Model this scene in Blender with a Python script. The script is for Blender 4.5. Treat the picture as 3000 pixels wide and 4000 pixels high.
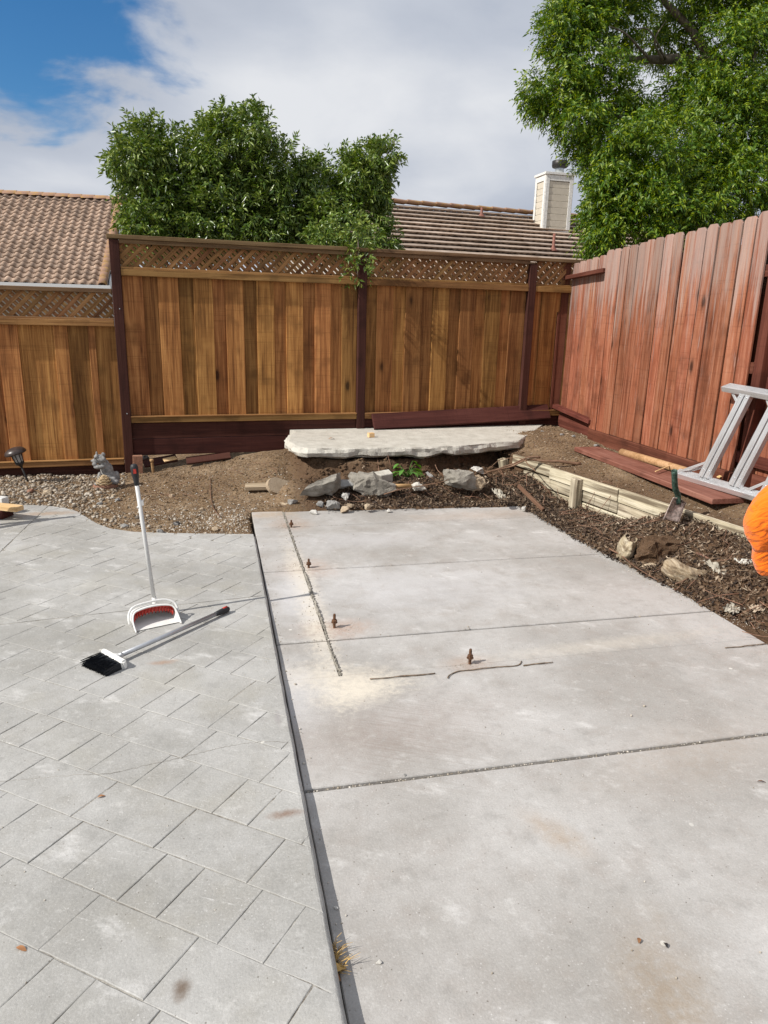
import bpy, bmesh, math, random
import numpy as np
from mathutils import Vector, Matrix, Euler, noise as mnoise

for o in list(bpy.data.objects): bpy.data.objects.remove(o)
S = bpy.context.scene
COL = S.collection
rnd = random.Random(7)
PI = math.pi
rad = math.radians

# ------------------------------------------------------------------ camera
F, CX, CY, H = 2774., 1500., 2000., 1.6
pitch, roll = rad(15.3), rad(1.45)
L_ = F/math.tan(pitch)
dn = np.array([-math.sin(roll)*L_, math.cos(roll)*L_, F]); dn /= np.linalg.norm(dn)
ux = 836-CX; uy = -(ux*dn[0]+F*dn[2])/dn[1]
fw = np.array([ux, uy, F]); fw /= np.linalg.norm(fw)
RM = np.array([np.cross(fw, -dn), fw, -dn])
CAMP = np.array([0, 0, H])
cam_d = bpy.data.cameras.new('camera'); cam = bpy.data.objects.new('camera', cam_d); COL.objects.link(cam)
cam_d.sensor_fit = 'VERTICAL'; cam_d.sensor_height = 36; cam_d.lens = F/4000*36
cam_d.clip_start = 0.05; cam_d.clip_end = 2000
Mc = Matrix([[RM[0][0], -RM[0][1], -RM[0][2], 0], [RM[1][0], -RM[1][1], -RM[1][2], 0], [RM[2][0], -RM[2][1], -RM[2][2], H], [0, 0, 0, 1]])
cam.matrix_world = Mc
S.camera = cam

# ------------------------------------------------------------------ sky and sun
SUN_EL, SUN_AZ = 41.0, 13.5      # light travels towards +x, turned 13.5 degrees to +y
W = bpy.data.worlds.new('World'); S.world = W; W.use_nodes = True
nt = W.node_tree; nt.nodes.clear()
def N(tree, typ, **kw):
    n = tree.nodes.new(typ)
    for k, v in kw.items(): setattr(n, k, v)
    return n
def build_world():
    t = nt; lk = t.links.new
    out = N(t, 'ShaderNodeOutputWorld')
    sky = N(t, 'ShaderNodeTexSky', sky_type='NISHITA', sun_disc=False)
    sky.sun_elevation = rad(SUN_EL); sky.sun_rotation = math.atan2(-math.cos(rad(SUN_AZ)), -math.sin(rad(SUN_AZ))) % (2*PI)
    sky.air_density = 1.0; sky.dust_density = 0.4; sky.ozone_density = 4.0
    b1 = N(t, 'ShaderNodeBackground'); b1.inputs[1].default_value = 0.1; hs = N(t, 'ShaderNodeHueSaturation'); hs.inputs['Saturation'].default_value = 1.35; lk(sky.outputs[0], hs.inputs['Color']); lk(hs.outputs[0], b1.inputs[0])
    tc = N(t, 'ShaderNodeTexCoord')
    sep = N(t, 'ShaderNodeSeparateXYZ'); lk(tc.outputs['Generated'], sep.inputs[0])
    def math_(op, a, b=None, c=None, clamp=False):
        n = N(t, 'ShaderNodeMath', operation=op, use_clamp=clamp)
        for i, v in enumerate((a, b, c)):
            if v is None: continue
            if isinstance(v, (int, float)): n.inputs[i].default_value = v
            else: lk(v, n.inputs[i])
        return n.outputs[0]
    zc = math_('ADD', math_('MAXIMUM', sep.outputs[2], 0.0), 0.22)
    comb = N(t, 'ShaderNodeCombineXYZ')
    lk(math_('DIVIDE', sep.outputs[0], zc), comb.inputs[0]); lk(math_('DIVIDE', sep.outputs[1], zc), comb.inputs[1])
    def noise(scale, detail, rough, off):
        mp = N(t, 'ShaderNodeMapping'); mp.inputs['Location'].default_value = off
        lk(comb.outputs[0], mp.inputs[0])
        n = N(t, 'ShaderNodeTexNoise'); n.inputs['Scale'].default_value = scale; n.inputs['Detail'].default_value = detail
        n.inputs['Roughness'].default_value = rough; n.inputs['Distortion'].default_value = 0.3
        lk(mp.outputs[0], n.inputs['Vector']); return n.outputs[0]
    n1 = noise(2.6, 7, .55, (3.1, 1.7, 0)); n2 = noise(0.8, 3, .5, (0.4, 5.2, 0)); n3 = noise(1.5, 6, .55, (7.7, 2.2, 0))
    # gap in the cloud deck: an elongated break up to the left
    def dvec(u, v):
        r = RM @ np.array([u-CX, v-CY, F]); return r/np.linalg.norm(r)
    c = dvec(60, 120); ax = dvec(940, 240)-dvec(60, 120); ax /= np.linalg.norm(ax)
    ay = np.cross(c, ax); ay /= np.linalg.norm(ay)
    def dot(v):
        n = N(t, 'ShaderNodeVectorMath', operation='DOT_PRODUCT'); n.inputs[1].default_value = tuple(v)
        lk(tc.outputs['Generated'], n.inputs[0]); return n.outputs['Value']
    du = math_('DIVIDE', math_('SUBTRACT', dot(ax), float(c@ax)), 0.17)
    dv = math_('DIVIDE', dot(ay), 0.080)
    dist = math_('SQRT', math_('ADD', math_('MULTIPLY', du, du), math_('MULTIPLY', dv, dv)))
    dist = math_('ADD', dist, math_('MULTIPLY', math_('SUBTRACT', n1, .5), 2.3))
    front = math_('GREATER_THAN', dot(c), 0.0)
    mr = N(t, 'ShaderNodeMapRange', interpolation_type='SMOOTHSTEP')
    lk(dist, mr.inputs[0]); mr.inputs[1].default_value = 0.72; mr.inputs[2].default_value = 1.18
    mr.inputs[3].default_value = 0.04; mr.inputs[4].default_value = 1.0
    cover = math_('MAXIMUM', mr.outputs[0], math_('SUBTRACT', 1.0, front))
    # thinner breaks elsewhere
    m2 = N(t, 'ShaderNodeMapRange', interpolation_type='SMOOTHSTEP'); lk(math_('ADD', math_('MULTIPLY', n3, .6), math_('MULTIPLY', n2, .4)), m2.inputs[0])
    m2.inputs[1].default_value = .30; m2.inputs[2].default_value = .40; m2.inputs[3].default_value = .82; m2.inputs[4].default_value = 1.
    cover = math_('MULTIPLY', cover, m2.outputs[0])
    br = math_('ADD', math_('MULTIPLY', n2, .65), math_('MULTIPLY', n3, .35))
    ramp = N(t, 'ShaderNodeValToRGB'); lk(br, ramp.inputs[0])
    e = ramp.color_ramp.elements
    e[0].position = .36; e[0].color = (.47, .52, .62, 1); e[1].position = .62; e[1].color = (.86, .88, .92, 1)
    m = e.new(.48); m.color = (.60, .645, .735, 1)
    b2 = N(t, 'ShaderNodeBackground'); lk(ramp.outputs[0], b2.inputs[0]); b2.inputs[1].default_value = 0.84
    mix = N(t, 'ShaderNodeMixShader'); lk(cover, mix.inputs[0]); lk(b1.outputs[0], mix.inputs[1]); lk(b2.outputs[0], mix.inputs[2])
    lk(mix.outputs[0], out.inputs[0])
build_world()
sun_d = bpy.data.lights.new('sun', 'SUN'); sun = bpy.data.objects.new('sun', sun_d); COL.objects.link(sun)
sun_d.energy = 4.9; sun_d.angle = rad(0.53); sun_d.color = (1, .955, .89)
ld = Vector((math.cos(rad(SUN_AZ))*math.cos(rad(SUN_EL)), math.sin(rad(SUN_AZ))*math.cos(rad(SUN_EL)), -math.sin(rad(SUN_EL))))
sun.rotation_euler = ld.to_track_quat('-Z', 'Y').to_euler(); sun.location = (-20, -5, 20)
S.view_settings.view_transform = 'Standard'; S.view_settings.look = 'None'
S.view_settings.exposure = 0.1; S.view_settings.gamma = 1.0; S.view_settings.use_curve_mapping = False
S.cycles.max_bounces = 6

# ------------------------------------------------------------------ pixel -> place helpers (surveying the photograph)
def ray(u, v): return RM @ np.array([u-CX, v-CY, F])
def onz(u, v, z):
    r = ray(u, v); return CAMP+r*((z-H)/r[2])
def ony(u, v, y):
    r = ray(u, v); return CAMP+r*(y/r[1])
def onx(u, v, x):
    r = ray(u, v); return CAMP+r*(x/r[0])

# ------------------------------------------------------------------ object helpers
MW = {}
def tag(o, label=None, cat=None, group=None, kind=None):
    if label: o['label'] = label
    if cat: o['category'] = cat
    if group: o['group'] = group
    if kind: o['kind'] = kind
    return o
def thing(name, loc, label, cat, group=None):
    o = bpy.data.objects.new(name, None); COL.objects.link(o)
    o.location = loc; o.empty_display_size = .05
    MW[o] = Matrix.Translation(Vector(loc))
    return tag(o, label, cat, group)
def link(name, me, mat, parent=None, M=None):
    if mat is not None and len(me.materials) == 0: me.materials.append(mat)
    o = bpy.data.objects.new(name, me); COL.objects.link(o)
    M = M if M is not None else Matrix.Identity(4)
    MW[o] = M
    if parent is not None:
        o.parent = parent; o.matrix_basis = MW[parent].inverted() @ M
    else:
        o.matrix_basis = M
    return o
def mesh(verts, faces, smooth=False, name='m'):
    me = bpy.data.meshes.new(name); me.from_pydata([tuple(map(float, v)) for v in verts], [], [tuple(map(int, f)) for f in faces])
    me.validate(); me.update()
    if smooth: me.polygons.foreach_set('use_smooth', [True]*len(me.polygons))
    return me
def bm_mesh(bm, smooth=False):
    me = bpy.data.meshes.new('m'); bm.to_mesh(me); bm.free()
    if smooth: me.polygons.foreach_set('use_smooth', [True]*len(me.polygons))
    return me
def obj(name, verts, faces, mat, parent=None, smooth=False):
    """verts in world space; origin placed at their centre"""
    v = np.array(verts, float); c = v.mean(0)
    return link(name, mesh(v-c, faces, smooth), mat, parent, Matrix.Translation(Vector(c)))
def box_me(sx, sy, sz, bev=0.0, seg=1, jit=0.0):
    bm = bmesh.new(); bmesh.ops.create_cube(bm, size=1)
    bmesh.ops.scale(bm, vec=(sx, sy, sz), verts=bm.verts)
    if bev > 0: bmesh.ops.bevel(bm, geom=bm.edges[:], offset=bev, segments=seg, affect='EDGES')
    if jit:
        for v in bm.verts: v.co += Vector((rnd.uniform(-jit, jit), rnd.uniform(-jit, jit), rnd.uniform(-jit, jit)))
    return bm_mesh(bm)
def box(name, size, loc, mat, parent=None, rot=(0, 0, 0), bev=0.002, seg=1, jit=0):
    M = Matrix.Translation(Vector(loc)) @ Euler(rot).to_matrix().to_4x4()
    return link(name, box_me(*size, bev=bev, seg=seg, jit=jit), mat, parent, M)
def frame_M(origin, xdir, zhint=(0, 0, 1)):
    x = Vector(xdir).normalized(); z = Vector(zhint); y = z.cross(x).normalized(); z = x.cross(y)
    M = Matrix.Identity(4)
    for i in range(3): M[i][0], M[i][1], M[i][2], M[i][3] = x[i], y[i], z[i], origin[i]
    return M
def beam(name, a, b, w, h, mat, parent=None, zhint=(0, 0, 1), bev=.002):
    a, b = Vector(a), Vector(b)
    return link(name, box_me((b-a).length, w, h, bev=bev), mat, parent, frame_M((a+b)/2, b-a, zhint))
def tube_geo(pts, radii, n=8, cap=True):
    pts = [Vector(p) for p in pts]; V = []; Fc = []
    if isinstance(radii, (int, float)): radii = [radii]*len(pts)
    up = Vector((.13, .21, .97))
    for i, p in enumerate(pts):
        d = (pts[min(i+1, len(pts)-1)]-pts[max(i-1, 0)]).normalized()
        a = d.cross(up)
        if a.length < .05: a = d.cross(Vector((1, 0, 0)))
        a.normalize(); b = d.cross(a)
        for k in range(n):
            t = 2*PI*k/n; V.append(p+(a*math.cos(t)+b*math.sin(t))*radii[i])
    for i in range(len(pts)-1):
        for k in range(n):
            Fc.append((i*n+k, i*n+(k+1) % n, (i+1)*n+(k+1) % n, (i+1)*n+k))
    if cap:
        Fc.append(tuple(range(n-1, -1, -1))); Fc.append(tuple((len(pts)-1)*n+k for k in range(n)))
    return V, Fc
def tube(name, pts, radii, mat, parent=None, n=8, smooth=True):
    V, Fc = tube_geo(pts, radii, n); return obj(name, V, Fc, mat, parent, smooth)
def curve_pts(ctrl, n=24):
    """Catmull-Rom through control points"""
    P = [Vector(c) for c in ctrl]; P = [2*P[0]-P[1]]+P+[2*P[-1]-P[-2]]; out = []
    seg = len(P)-3
    for i in range(n+1):
        t = i/n*seg; k = min(int(t), seg-1); f = t-k
        p0, p1, p2, p3 = P[k:k+4]
        out.append(.5*((2*p1)+(p2-p0)*f+(2*p0-5*p1+4*p2-p3)*f*f+(3*p1-p0-3*p2+p3)*f**3))
    return out
def lathe_geo(prof, n=20, M=None):
    V = []; Fc = []
    for r, z in prof:
        for k in range(n): V.append(Vector((r*math.cos(2*PI*k/n), r*math.sin(2*PI*k/n), z)))
    for i in range(len(prof)-1):
        for k in range(n): Fc.append((i*n+k, i*n+(k+1) % n, (i+1)*n+(k+1) % n, (i+1)*n+k))
    Fc.append(tuple(range(n-1, -1, -1))); Fc.append(tuple((len(prof)-1)*n+k for k in range(n)))
    if M is not None: V = [M @ v for v in V]
    return V, Fc
def m_big(a, b, c): return max(a, b, c) > .12
def rock_me(sx, sy, sz, seed, npts=16, bev=.06, rough=.0):
    r = random.Random(seed); bm = bmesh.new()
    for i in range(npts):
        while True:
            p = Vector((r.uniform(-1, 1), r.uniform(-1, 1), r.uniform(-1, 1)))
            if .75 < p.length < 1.25: break
        bm.verts.new((p.x*sx/2, p.y*sy/2, p.z*sz/2))
    bmesh.ops.convex_hull(bm, input=bm.verts[:])
    for v in [v for v in bm.verts if not v.link_faces]: bm.verts.remove(v)
    bmesh.ops.subdivide_edges(bm, edges=bm.edges[:], cuts=4 if m_big(sx, sy, sz) else 2, use_grid_fill=True)
    bmesh.ops.triangulate(bm, faces=bm.faces[:])
    m = min(sx, sy, sz)
    for v in bm.verts:
        q = v.co*(4.5/m)+Vector((seed*3.1, 0, 0))
        v.co += v.co.normalized()*m*.13*mnoise.noise(q)+Vector((mnoise.noise(q*2.3), mnoise.noise(q*2.3+Vector((9, 0, 0))), mnoise.noise(q*2.3+Vector((0, 9, 0)))))*m*.05
    return bm_mesh(bm)
ICO = None
def ico(sub=1):
    bm = bmesh.new(); bmesh.ops.create_icosphere(bm, subdivisions=sub, radius=1)
    V = np.array([v.co[:] for v in bm.verts]); Fc = np.array([[v.index for v in f.verts] for f in bm.faces]); bm.free()
    return V, Fc
def smooth01(a, b, x):
    t = min(max((x-a)/(b-a), 0), 1); return t*t*(3-2*t)

# ------------------------------------------------------------------ material helpers
class MB:
    def __init__(s, name, rough=.8, spec=.3):
        s.m = bpy.data.materials.new(name); s.m.use_nodes = True
        s.t = s.m.node_tree; s.t.nodes.clear()
        s.out = s.n('ShaderNodeOutputMaterial'); s.b = s.n('ShaderNodeBsdfPrincipled')
        s.b.inputs['Roughness'].default_value = rough; s.b.inputs['Specular IOR Level'].default_value = spec
        s.l(s.b.outputs[0], s.out.inputs[0])
    def n(s, typ, **kw): return N(s.t, typ, **kw)
    def l(s, a, b): s.t.links.new(a, b)
    def sv(s, sock, v):
        if isinstance(v, (int, float)): sock.default_value = v
        elif isinstance(v, tuple):
            sock.default_value = v if len(v) == len(sock.default_value) else (*v, 1)
        else: s.l(v, sock)
    def math(s, op, a, b=None, clamp=False):
        n = s.n('ShaderNodeMath', operation=op, use_clamp=clamp); s.sv(n.inputs[0], a)
        if b is not None: s.sv(n.inputs[1], b)
        return n.outputs[0]
    def coord(s, kind='Object', scale=(1, 1, 1), rot=(0, 0, 0), loc=(0, 0, 0), jitter=False):
        if kind == 'World': c = s.n('ShaderNodeNewGeometry').outputs['Position']
        else: c = s.n('ShaderNodeTexCoord').outputs[kind]
        if jitter:
            oi = s.n('ShaderNodeObjectInfo'); a = s.n('ShaderNodeVectorMath', operation='MULTIPLY_ADD')
            cv = s.n('ShaderNodeCombineXYZ')
            for i, k in enumerate((37.3, 91.7, 53.9)): s.l(s.math('MULTIPLY', oi.outputs['Random'], k), cv.inputs[i])
            a2 = s.n('ShaderNodeVectorMath', operation='ADD'); s.l(c, a2.inputs[0]); s.l(cv.outputs[0], a2.inputs[1]); c = a2.outputs[0]
        if rot != (0, 0, 0):
            mr = s.n('ShaderNodeMapping', vector_type='POINT'); mr.inputs['Rotation'].default_value = rot
            s.l(c, mr.inputs[0]); c = mr.outputs[0]
        mp = s.n('ShaderNodeMapping'); mp.inputs['Scale'].default_value = scale; mp.inputs['Location'].default_value = loc
        s.l(c, mp.inputs[0]); return mp.outputs[0]
    def noise(s, vec, scale=5, detail=4, rough=.55, dist=0.):
        n = s.n('ShaderNodeTexNoise'); s.l(vec, n.inputs['Vector'])
        for k, v in (('Scale', scale), ('Detail', detail), ('Roughness', rough), ('Distortion', dist)): n.inputs[k].default_value = v
        return n.outputs[0]
    def vor(s, vec, scale=5, out='Distance', feature='F1', rnd_=1.):
        n = s.n('ShaderNodeTexVoronoi', feature=feature); s.l(vec, n.inputs['Vector']); n.inputs['Scale'].default_value = scale
        n.inputs['Randomness'].default_value = rnd_
        return n.outputs[out]
    def step(s, v, a, b, lo=0., hi=1.):
        n = s.n('ShaderNodeMapRange', interpolation_type='SMOOTHSTEP'); s.sv(n.inputs[0], v)
        for i, k in enumerate((a, b, lo, hi)): n.inputs[i+1].default_value = k
        return n.outputs[0]
    def ramp(s, v, stops):
        n = s.n('ShaderNodeValToRGB'); s.l(v, n.inputs[0]); e = n.color_ramp.elements
        e[0].position, e[0].color = stops[0][0], (*stops[0][1], 1); e[1].position, e[1].color = stops[-1][0], (*stops[-1][1], 1)
        for p, c in stops[1:-1]: x = e.new(p); x.color = (*c, 1)
        return n.outputs[0]
    def mix(s, fac, a, b, mode='MIX'):
        n = s.n('ShaderNodeMix', data_type='RGBA', blend_type=mode); s.sv(n.inputs[0], fac)
        s.sv(n.inputs[6], a); s.sv(n.inputs[7], b); return n.outputs[2]
    def hsv(s, col, h=.5, sat=1., val=1.):
        n = s.n('ShaderNodeHueSaturation')
        s.sv(n.inputs['Hue'], h); s.sv(n.inputs['Saturation'], sat); s.sv(n.inputs['Value'], val); s.sv(n.inputs['Color'], col)
        return n.outputs[0]
    def rand(s): return s.n('ShaderNodeObjectInfo').outputs['Random']
    def island(s): return s.n('ShaderNodeNewGeometry').outputs['Random Per Island']
    def bump(s, h, strength=.3, dist=.01, prev=None):
        n = s.n('ShaderNodeBump'); n.inputs['Strength'].default_value = strength; n.inputs['Distance'].default_value = dist
        s.l(h, n.inputs['Height'])
        if prev is not None: s.l(prev, n.inputs['Normal'])
        return n.outputs[0]
    def done(s, col=None, normal=None, rough=None):
        if col is not None: s.sv(s.b.inputs['Base Color'], col)
        if normal is not None: s.l(normal, s.b.inputs['Normal'])
        if rough is not None: s.sv(s.b.inputs['Roughness'], rough)
        return s.m
    def spot(s, x, y, r, warp=None, sx=1., sy=1., ang=0.):
        """soft round mask around a ground point"""
        g = s.n('ShaderNodeNewGeometry').outputs['Position']
        mp = s.n('ShaderNodeMapping', vector_type='TEXTURE'); mp.inputs['Location'].default_value = (x, y, 0)
        mp.inputs['Rotation'].default_value = (0, 0, ang); mp.inputs['Scale'].default_value = (r*sx, r*sy, 1e3)
        s.l(g, mp.inputs[0])
        ln = s.n('ShaderNodeVectorMath', operation='LENGTH'); s.l(mp.outputs[0], ln.inputs[0])
        d = ln.outputs['Value']
        if warp is not None: d = s.math('ADD', d, s.math('MULTIPLY', s.math('SUBTRACT', warp, .5), 1.4))
        return s.step(d, .0, 1.15, 1., 0.)

def plain(name, col, rough=.6, metal=0., var=.12, nscale=30, bump=.0, spec=.4):
    m = MB(name, rough, spec); m.b.inputs['Metallic'].default_value = metal
    v = m.coord('Object', jitter=True); n = m.noise(v, nscale, 5)
    c = m.mix(m.step(n, .3, .7), tuple(x*(1-var) for x in col), tuple(min(1, x*(1+var)) for x in col))
    return m.done(c, m.bump(n, bump, .003) if bump else None)

def wood(name, dark, mid, light, axis=2, weather=None, rough=.75, knots=True, var=.35, saw=.3, sat=1., hue=.016):
    m = MB(name, rough, .2)
    sc = [11., 11., 11.]; sc[axis] = .55
    v = m.coord('Object', tuple(sc), jitter=True)
    g1 = m.noise(v, 1.6, 6, .6, .9)
    sc2 = [70., 70., 70.]; sc2[axis] = 1.6
    g2 = m.noise(m.coord('Object', tuple(sc2), jitter=True), 1.5, 4, .6)
    c = m.ramp(m.math('ADD', m.math('MULTIPLY', g1, .58), m.math('MULTIPLY', g2, .42)), [(.34, dark), (.48, mid), (.63, light)])
    blot = m.noise(m.coord('Object', (1.6, 1.6, 1.6), jitter=True), 2.0, 3)
    c = m.mix(m.math('MULTIPLY', m.step(blot, .52, .72), .55), c, tuple(x*.42 for x in mid))
    c = m.mix(m.math('MULTIPLY', m.step(blot, .46, .26), .45), c, light)
    if saw:
        ss = [2., 2., 2.]; ss[axis] = 75.
        sw = m.noise(m.coord('Object', tuple(ss), jitter=True), 1., 2)
        c = m.mix(m.math('MULTIPLY', m.step(sw, .56, .72), saw), c, tuple(x*.55 for x in dark))
    if knots:
        ks = [5.2, 5.2, 5.2]; ks[axis] = 2.3
        kv = m.coord('Object', tuple(ks), jitter=True)
        kd = m.vor(kv, 1.0); kc = m.n('ShaderNodeSeparateColor'); m.l(m.vor(kv, 1.0, 'Color'), kc.inputs[0])
        kd = m.math('ADD', kd, m.math('MULTIPLY', kc.outputs[0], .17)); kd = m.math('ADD', kd, m.math('MULTIPLY', m.math('SUBTRACT', g2, .5), .10))
        c = m.mix(m.math('MULTIPLY', m.step(kd, .20, .09), .85), c, tuple(x*.16 for x in dark))
        c = m.mix(m.math('MULTIPLY', m.math('MULTIPLY', m.step(kd, .30, .17), m.step(kd, .1, .17)), .35), c, tuple(x*.5 for x in mid))
    if weather:
        wcol, amt = weather[:2]; wt = weather[2] if len(weather) > 2 else .50
        ws = [16., 16., 16.]; ws[axis] = .8
        wn = m.noise(m.coord('Object', tuple(ws), jitter=True), 1.5, 6, .65)
        oz = m.n('ShaderNodeSeparateXYZ'); m.l(m.n('ShaderNodeTexCoord').outputs['Object'], oz.inputs[0])
        up = m.step(oz.outputs[axis], -.3, 1.0, -.06, .26)
        c = m.mix(m.math('MULTIPLY', m.step(m.math('ADD', wn, up if (len(weather) < 3 or name == 'red_fence_wood') else 0.), wt, wt+.24), amt), c, wcol)
        wn2 = m.noise(m.coord('Object', tuple(x*4 for x in ws), jitter=True), 1.5, 4, .65)
        c = m.mix(m.math('MULTIPLY', m.step(wn2, .58, .75), amt*.6), c, tuple(min(1, x*1.25) for x in wcol))
    r = m.rand()
    wn_ = m.n('ShaderNodeTexWhiteNoise', noise_dimensions='1D'); m.l(r, wn_.inputs['W'])
    c = m.hsv(c, m.math('ADD', m.math('MULTIPLY', wn_.outputs[0], hue), .5-hue/2), sat, m.math('ADD', m.math('MULTIPLY', r, 2*var), 1-var))
    return m.done(c, m.bump(g2, .35, .004, m.bump(g1, .3, .006)))

M = {}
def setup_materials():
    # fences
    M['cedar'] = wood('cedar', (.10, .038, .012), (.27, .118, .036), (.45, .225, .074), 2, var=.40, saw=.22)
    M['cedar_h'] = wood('cedar_rail', (.105, .045, .015), (.26, .13, .046), (.40, .22, .085), 0, var=.2, saw=.1, knots=False)
    M['lattice'] = wood('lattice_cedar', (.10, .045, .018), (.25, .125, .05), (.38, .21, .09), 0, var=.3, saw=0, knots=False)
    M['cap'] = wood('cap_wood', (.07, .04, .022), (.15, .09, .045), (.24, .155, .08), 0, var=.15, saw=0, knots=False)
    M['stain'] = wood('dark_stain', (.030, .0105, .0085), (.050, .0165, .012), (.072, .026, .019), 2, var=.15, knots=False, saw=.15)
    M['stain_h'] = wood('dark_stain_board', (.034, .011, .009), (.056, .0175, .0125), (.082, .029, .021), 0, var=.18, knots=True, saw=.2)
    M['redwood'] = wood('red_fence_wood', (.085, .024, .012), (.25, .082, .042), (.36, .155, .09), 2, weather=((.37, .30, .265), .62, .53), var=.22, saw=.2, hue=.006)
    M['redtrim'] = wood('red_trim_wood', (.065, .019, .013), (.115, .034, .022), (.17, .058, .04), 1, var=.15, saw=.25, knots=False)
    M['redpost'] = wood('red_post_wood', (.07, .019, .013), (.125, .036, .023), (.18, .06, .04), 2, var=.12, knots=False)
    M['redplank'] = wood('red_plank', (.12, .045, .03), (.215, .085, .058), (.31, .15, .11), 0, var=.1, saw=.2, knots=False)
    M['paintwood'] = wood('cream_painted_wood', (.26, .21, .14), (.50, .44, .315), (.64, .58, .45), 0, weather=((.10, .07, .045), .85, .40), var=.1, saw=.1, knots=False)
    M['newpine'] = wood('new_pine', (.50, .30, .13), (.66, .43, .21), (.76, .55, .31), 0, var=.08, saw=0, knots=False)
    M['oldwood'] = wood('old_grey_wood', (.20, .15, .095), (.36, .28, .185), (.52, .43, .31), 0, var=.15, saw=0, knots=False)
    M['pole'] = wood('pole_wood', (.20, .11, .05), (.36, .215, .10), (.47, .30, .16), 0, var=.1, saw=0, knots=False)
    M['bark'] = wood('bark', (.06, .045, .033), (.13, .105, .08), (.24, .20, .16), 2, var=.1, saw=0, knots=False)
    M['root'] = wood('root_bark', (.10, .05, .032), (.20, .11, .07), (.30, .19, .13), 0, var=.2, saw=0, knots=False)
    # metals and plastics
    al = MB('aluminium', .32, .5); al.b.inputs['Metallic'].default_value = .68
    n = al.noise(al.coord('Object', (3, 80, 80)), 2., 4); al.done(al.mix(n, (.60, .61, .62), (.82, .83, .84)), al.bump(n, .08, .001), al.step(n, .3, .7, .26, .42)); M['alu'] = al.m
    M['galv'] = plain('galvanised', (.55, .58, .60), .4, .8)
    M['pipegrey'] = plain('grey_handle_metal', (.46, .47, .49), .35, .6, var=.06)
    M['steelgreen'] = plain('green_steel', (.045, .085, .065), .5, .3, var=.5, nscale=60)
    M['rustsilver'] = plain('scraped_steel', (.34, .28, .25), .5, .4, var=.5, nscale=45, bump=.2)
    M['rust'] = plain('rusty_steel', (.13, .065, .035), .8, .3, var=.5, nscale=120, bump=.3)
    M['blackmetal'] = plain('dark_metal', (.03, .027, .026), .45, .3)
    M['bronze'] = plain('bronze_plastic', (.05, .036, .032), .35, 0., var=.2)
    M['whiteplastic'] = plain('off_white_plastic', (.72, .71, .68), .4, 0., var=.05)
    M['greyplastic'] = plain('grey_plastic', (.55, .55, .54), .45, 0., var=.05)
    M['redplastic'] = plain('red_plastic', (.50, .045, .03), .4, 0., var=.05)
    M['blackrubber'] = plain('black_rubber', (.018, .018, .02), .55, 0.)
    M['bristle'] = plain('black_bristle', (.012, .014, .018), .5, 0., var=.6, nscale=200)
    M['lampglass'] = plain('lamp_glass', (.35, .36, .36), .2, 0.)
    # building
    M['siding'] = plain('beige_siding', (.56, .51, .42), .7, 0., var=.05, nscale=8)
    M['whitetrim'] = plain('weathered_white_trim', (.66, .65, .62), .75, 0., var=.14, nscale=25, bump=.1)
    M['stucco'] = plain('stucco', (.45, .42, .38), .9, 0., var=.06, bump=.2)
    M['gutter'] = plain('white_gutter', (.66, .67, .68), .5, 0., var=.04)
    M['flash'] = plain('red_flashing', (.21, .085, .06), .6, .1, var=.25)
    t = MB('barrel_tile', .85, .2); v = t.coord('Object', jitter=True); n = t.noise(v, 9, 6, .65)
    c = t.ramp(n, [(.32, (.25, .165, .115)), (.5, (.40, .285, .21)), (.7, (.49, .375, .295))])
    c = t.hsv(c, .5, 1., t.math('ADD', t.math('MULTIPLY', t.rand(), .45), .76)); M['tile'] = t.done(c, t.bump(t.noise(v, 60, 3), .3, .01))
    t = MB('ridge_tile', .9, .2); v = t.coord('Object', jitter=True); n = t.noise(v, 5, 6, .65)
    c = t.mix(t.step(n, .45, .65), (.30, .185, .13), (.36, .22, .085)); M['tile_ridge'] = t.done(c, t.bump(t.noise(v, 40, 3), .3, .01))
    t = MB('flat_tile', .9, .2); v = t.coord('World'); n = t.noise(t.coord('World', (3.2, 3.2, 8)), 1., 5, .65)
    vo = t.vor(t.coord('World', (3.0, .1, .1)), 1., 'Color')
    c = t.ramp(n, [(.3, (.22, .155, .11)), (.52, (.38, .285, .215)), (.75, (.48, .38, .30))])
    c = t.mix(.12, c, t.hsv(vo, .5, .0, .5)); c = t.hsv(c, .5, 1., t.math('ADD', t.math('MULTIPLY', t.rand(), .35), .8))
    M['flattile'] = t.done(c, t.bump(t.noise(v, 30, 3), .3, .01))
    # stones etc.
    for nm, a, b in (('rubble', (.165, .15, .125), (.35, .325, .28)), ('slabold', (.42, .395, .34), (.60, .575, .51)), ('tanstone', (.33, .25, .17), (.47, .38, .27)), ('greystone', (.19, .185, .175), (.35, .34, .32)), ('whitestone', (.42, .40, .36), (.60, .58, .54))):
        m = MB(nm, .92, .2); v = m.coord('Object', jitter=True); n = m.noise(v, 9, 6, .65); p = m.vor(v, 55)
        c = m.ramp(n, [(.3, a), (.7, b)]); c = m.mix(m.math('MULTIPLY', m.step(p, .28, .1), .4), c, tuple(x*.5 for x in a))
        f = m.noise(v, 70, 4, .7)
        M[nm] = m.done(c, m.bump(f, .6, .012, m.bump(n, .35, .02)))
    M['statue'] = plain('grey_cast_stone', (.24, .235, .225), .85, 0., var=.35, nscale=45, bump=.3)
    M['rosestone'] = plain('tan_cast_stone', (.50, .38, .23), .85, 0., var=.25, nscale=50, bump=.2)
    M['terracotta'] = plain('terracotta', (.25, .13, .085), .9, 0., var=.2, nscale=40)
    M['brick'] = plain('clay_brick', (.30, .15, .095), .9, 0., var=.2, nscale=60, bump=.3)
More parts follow.
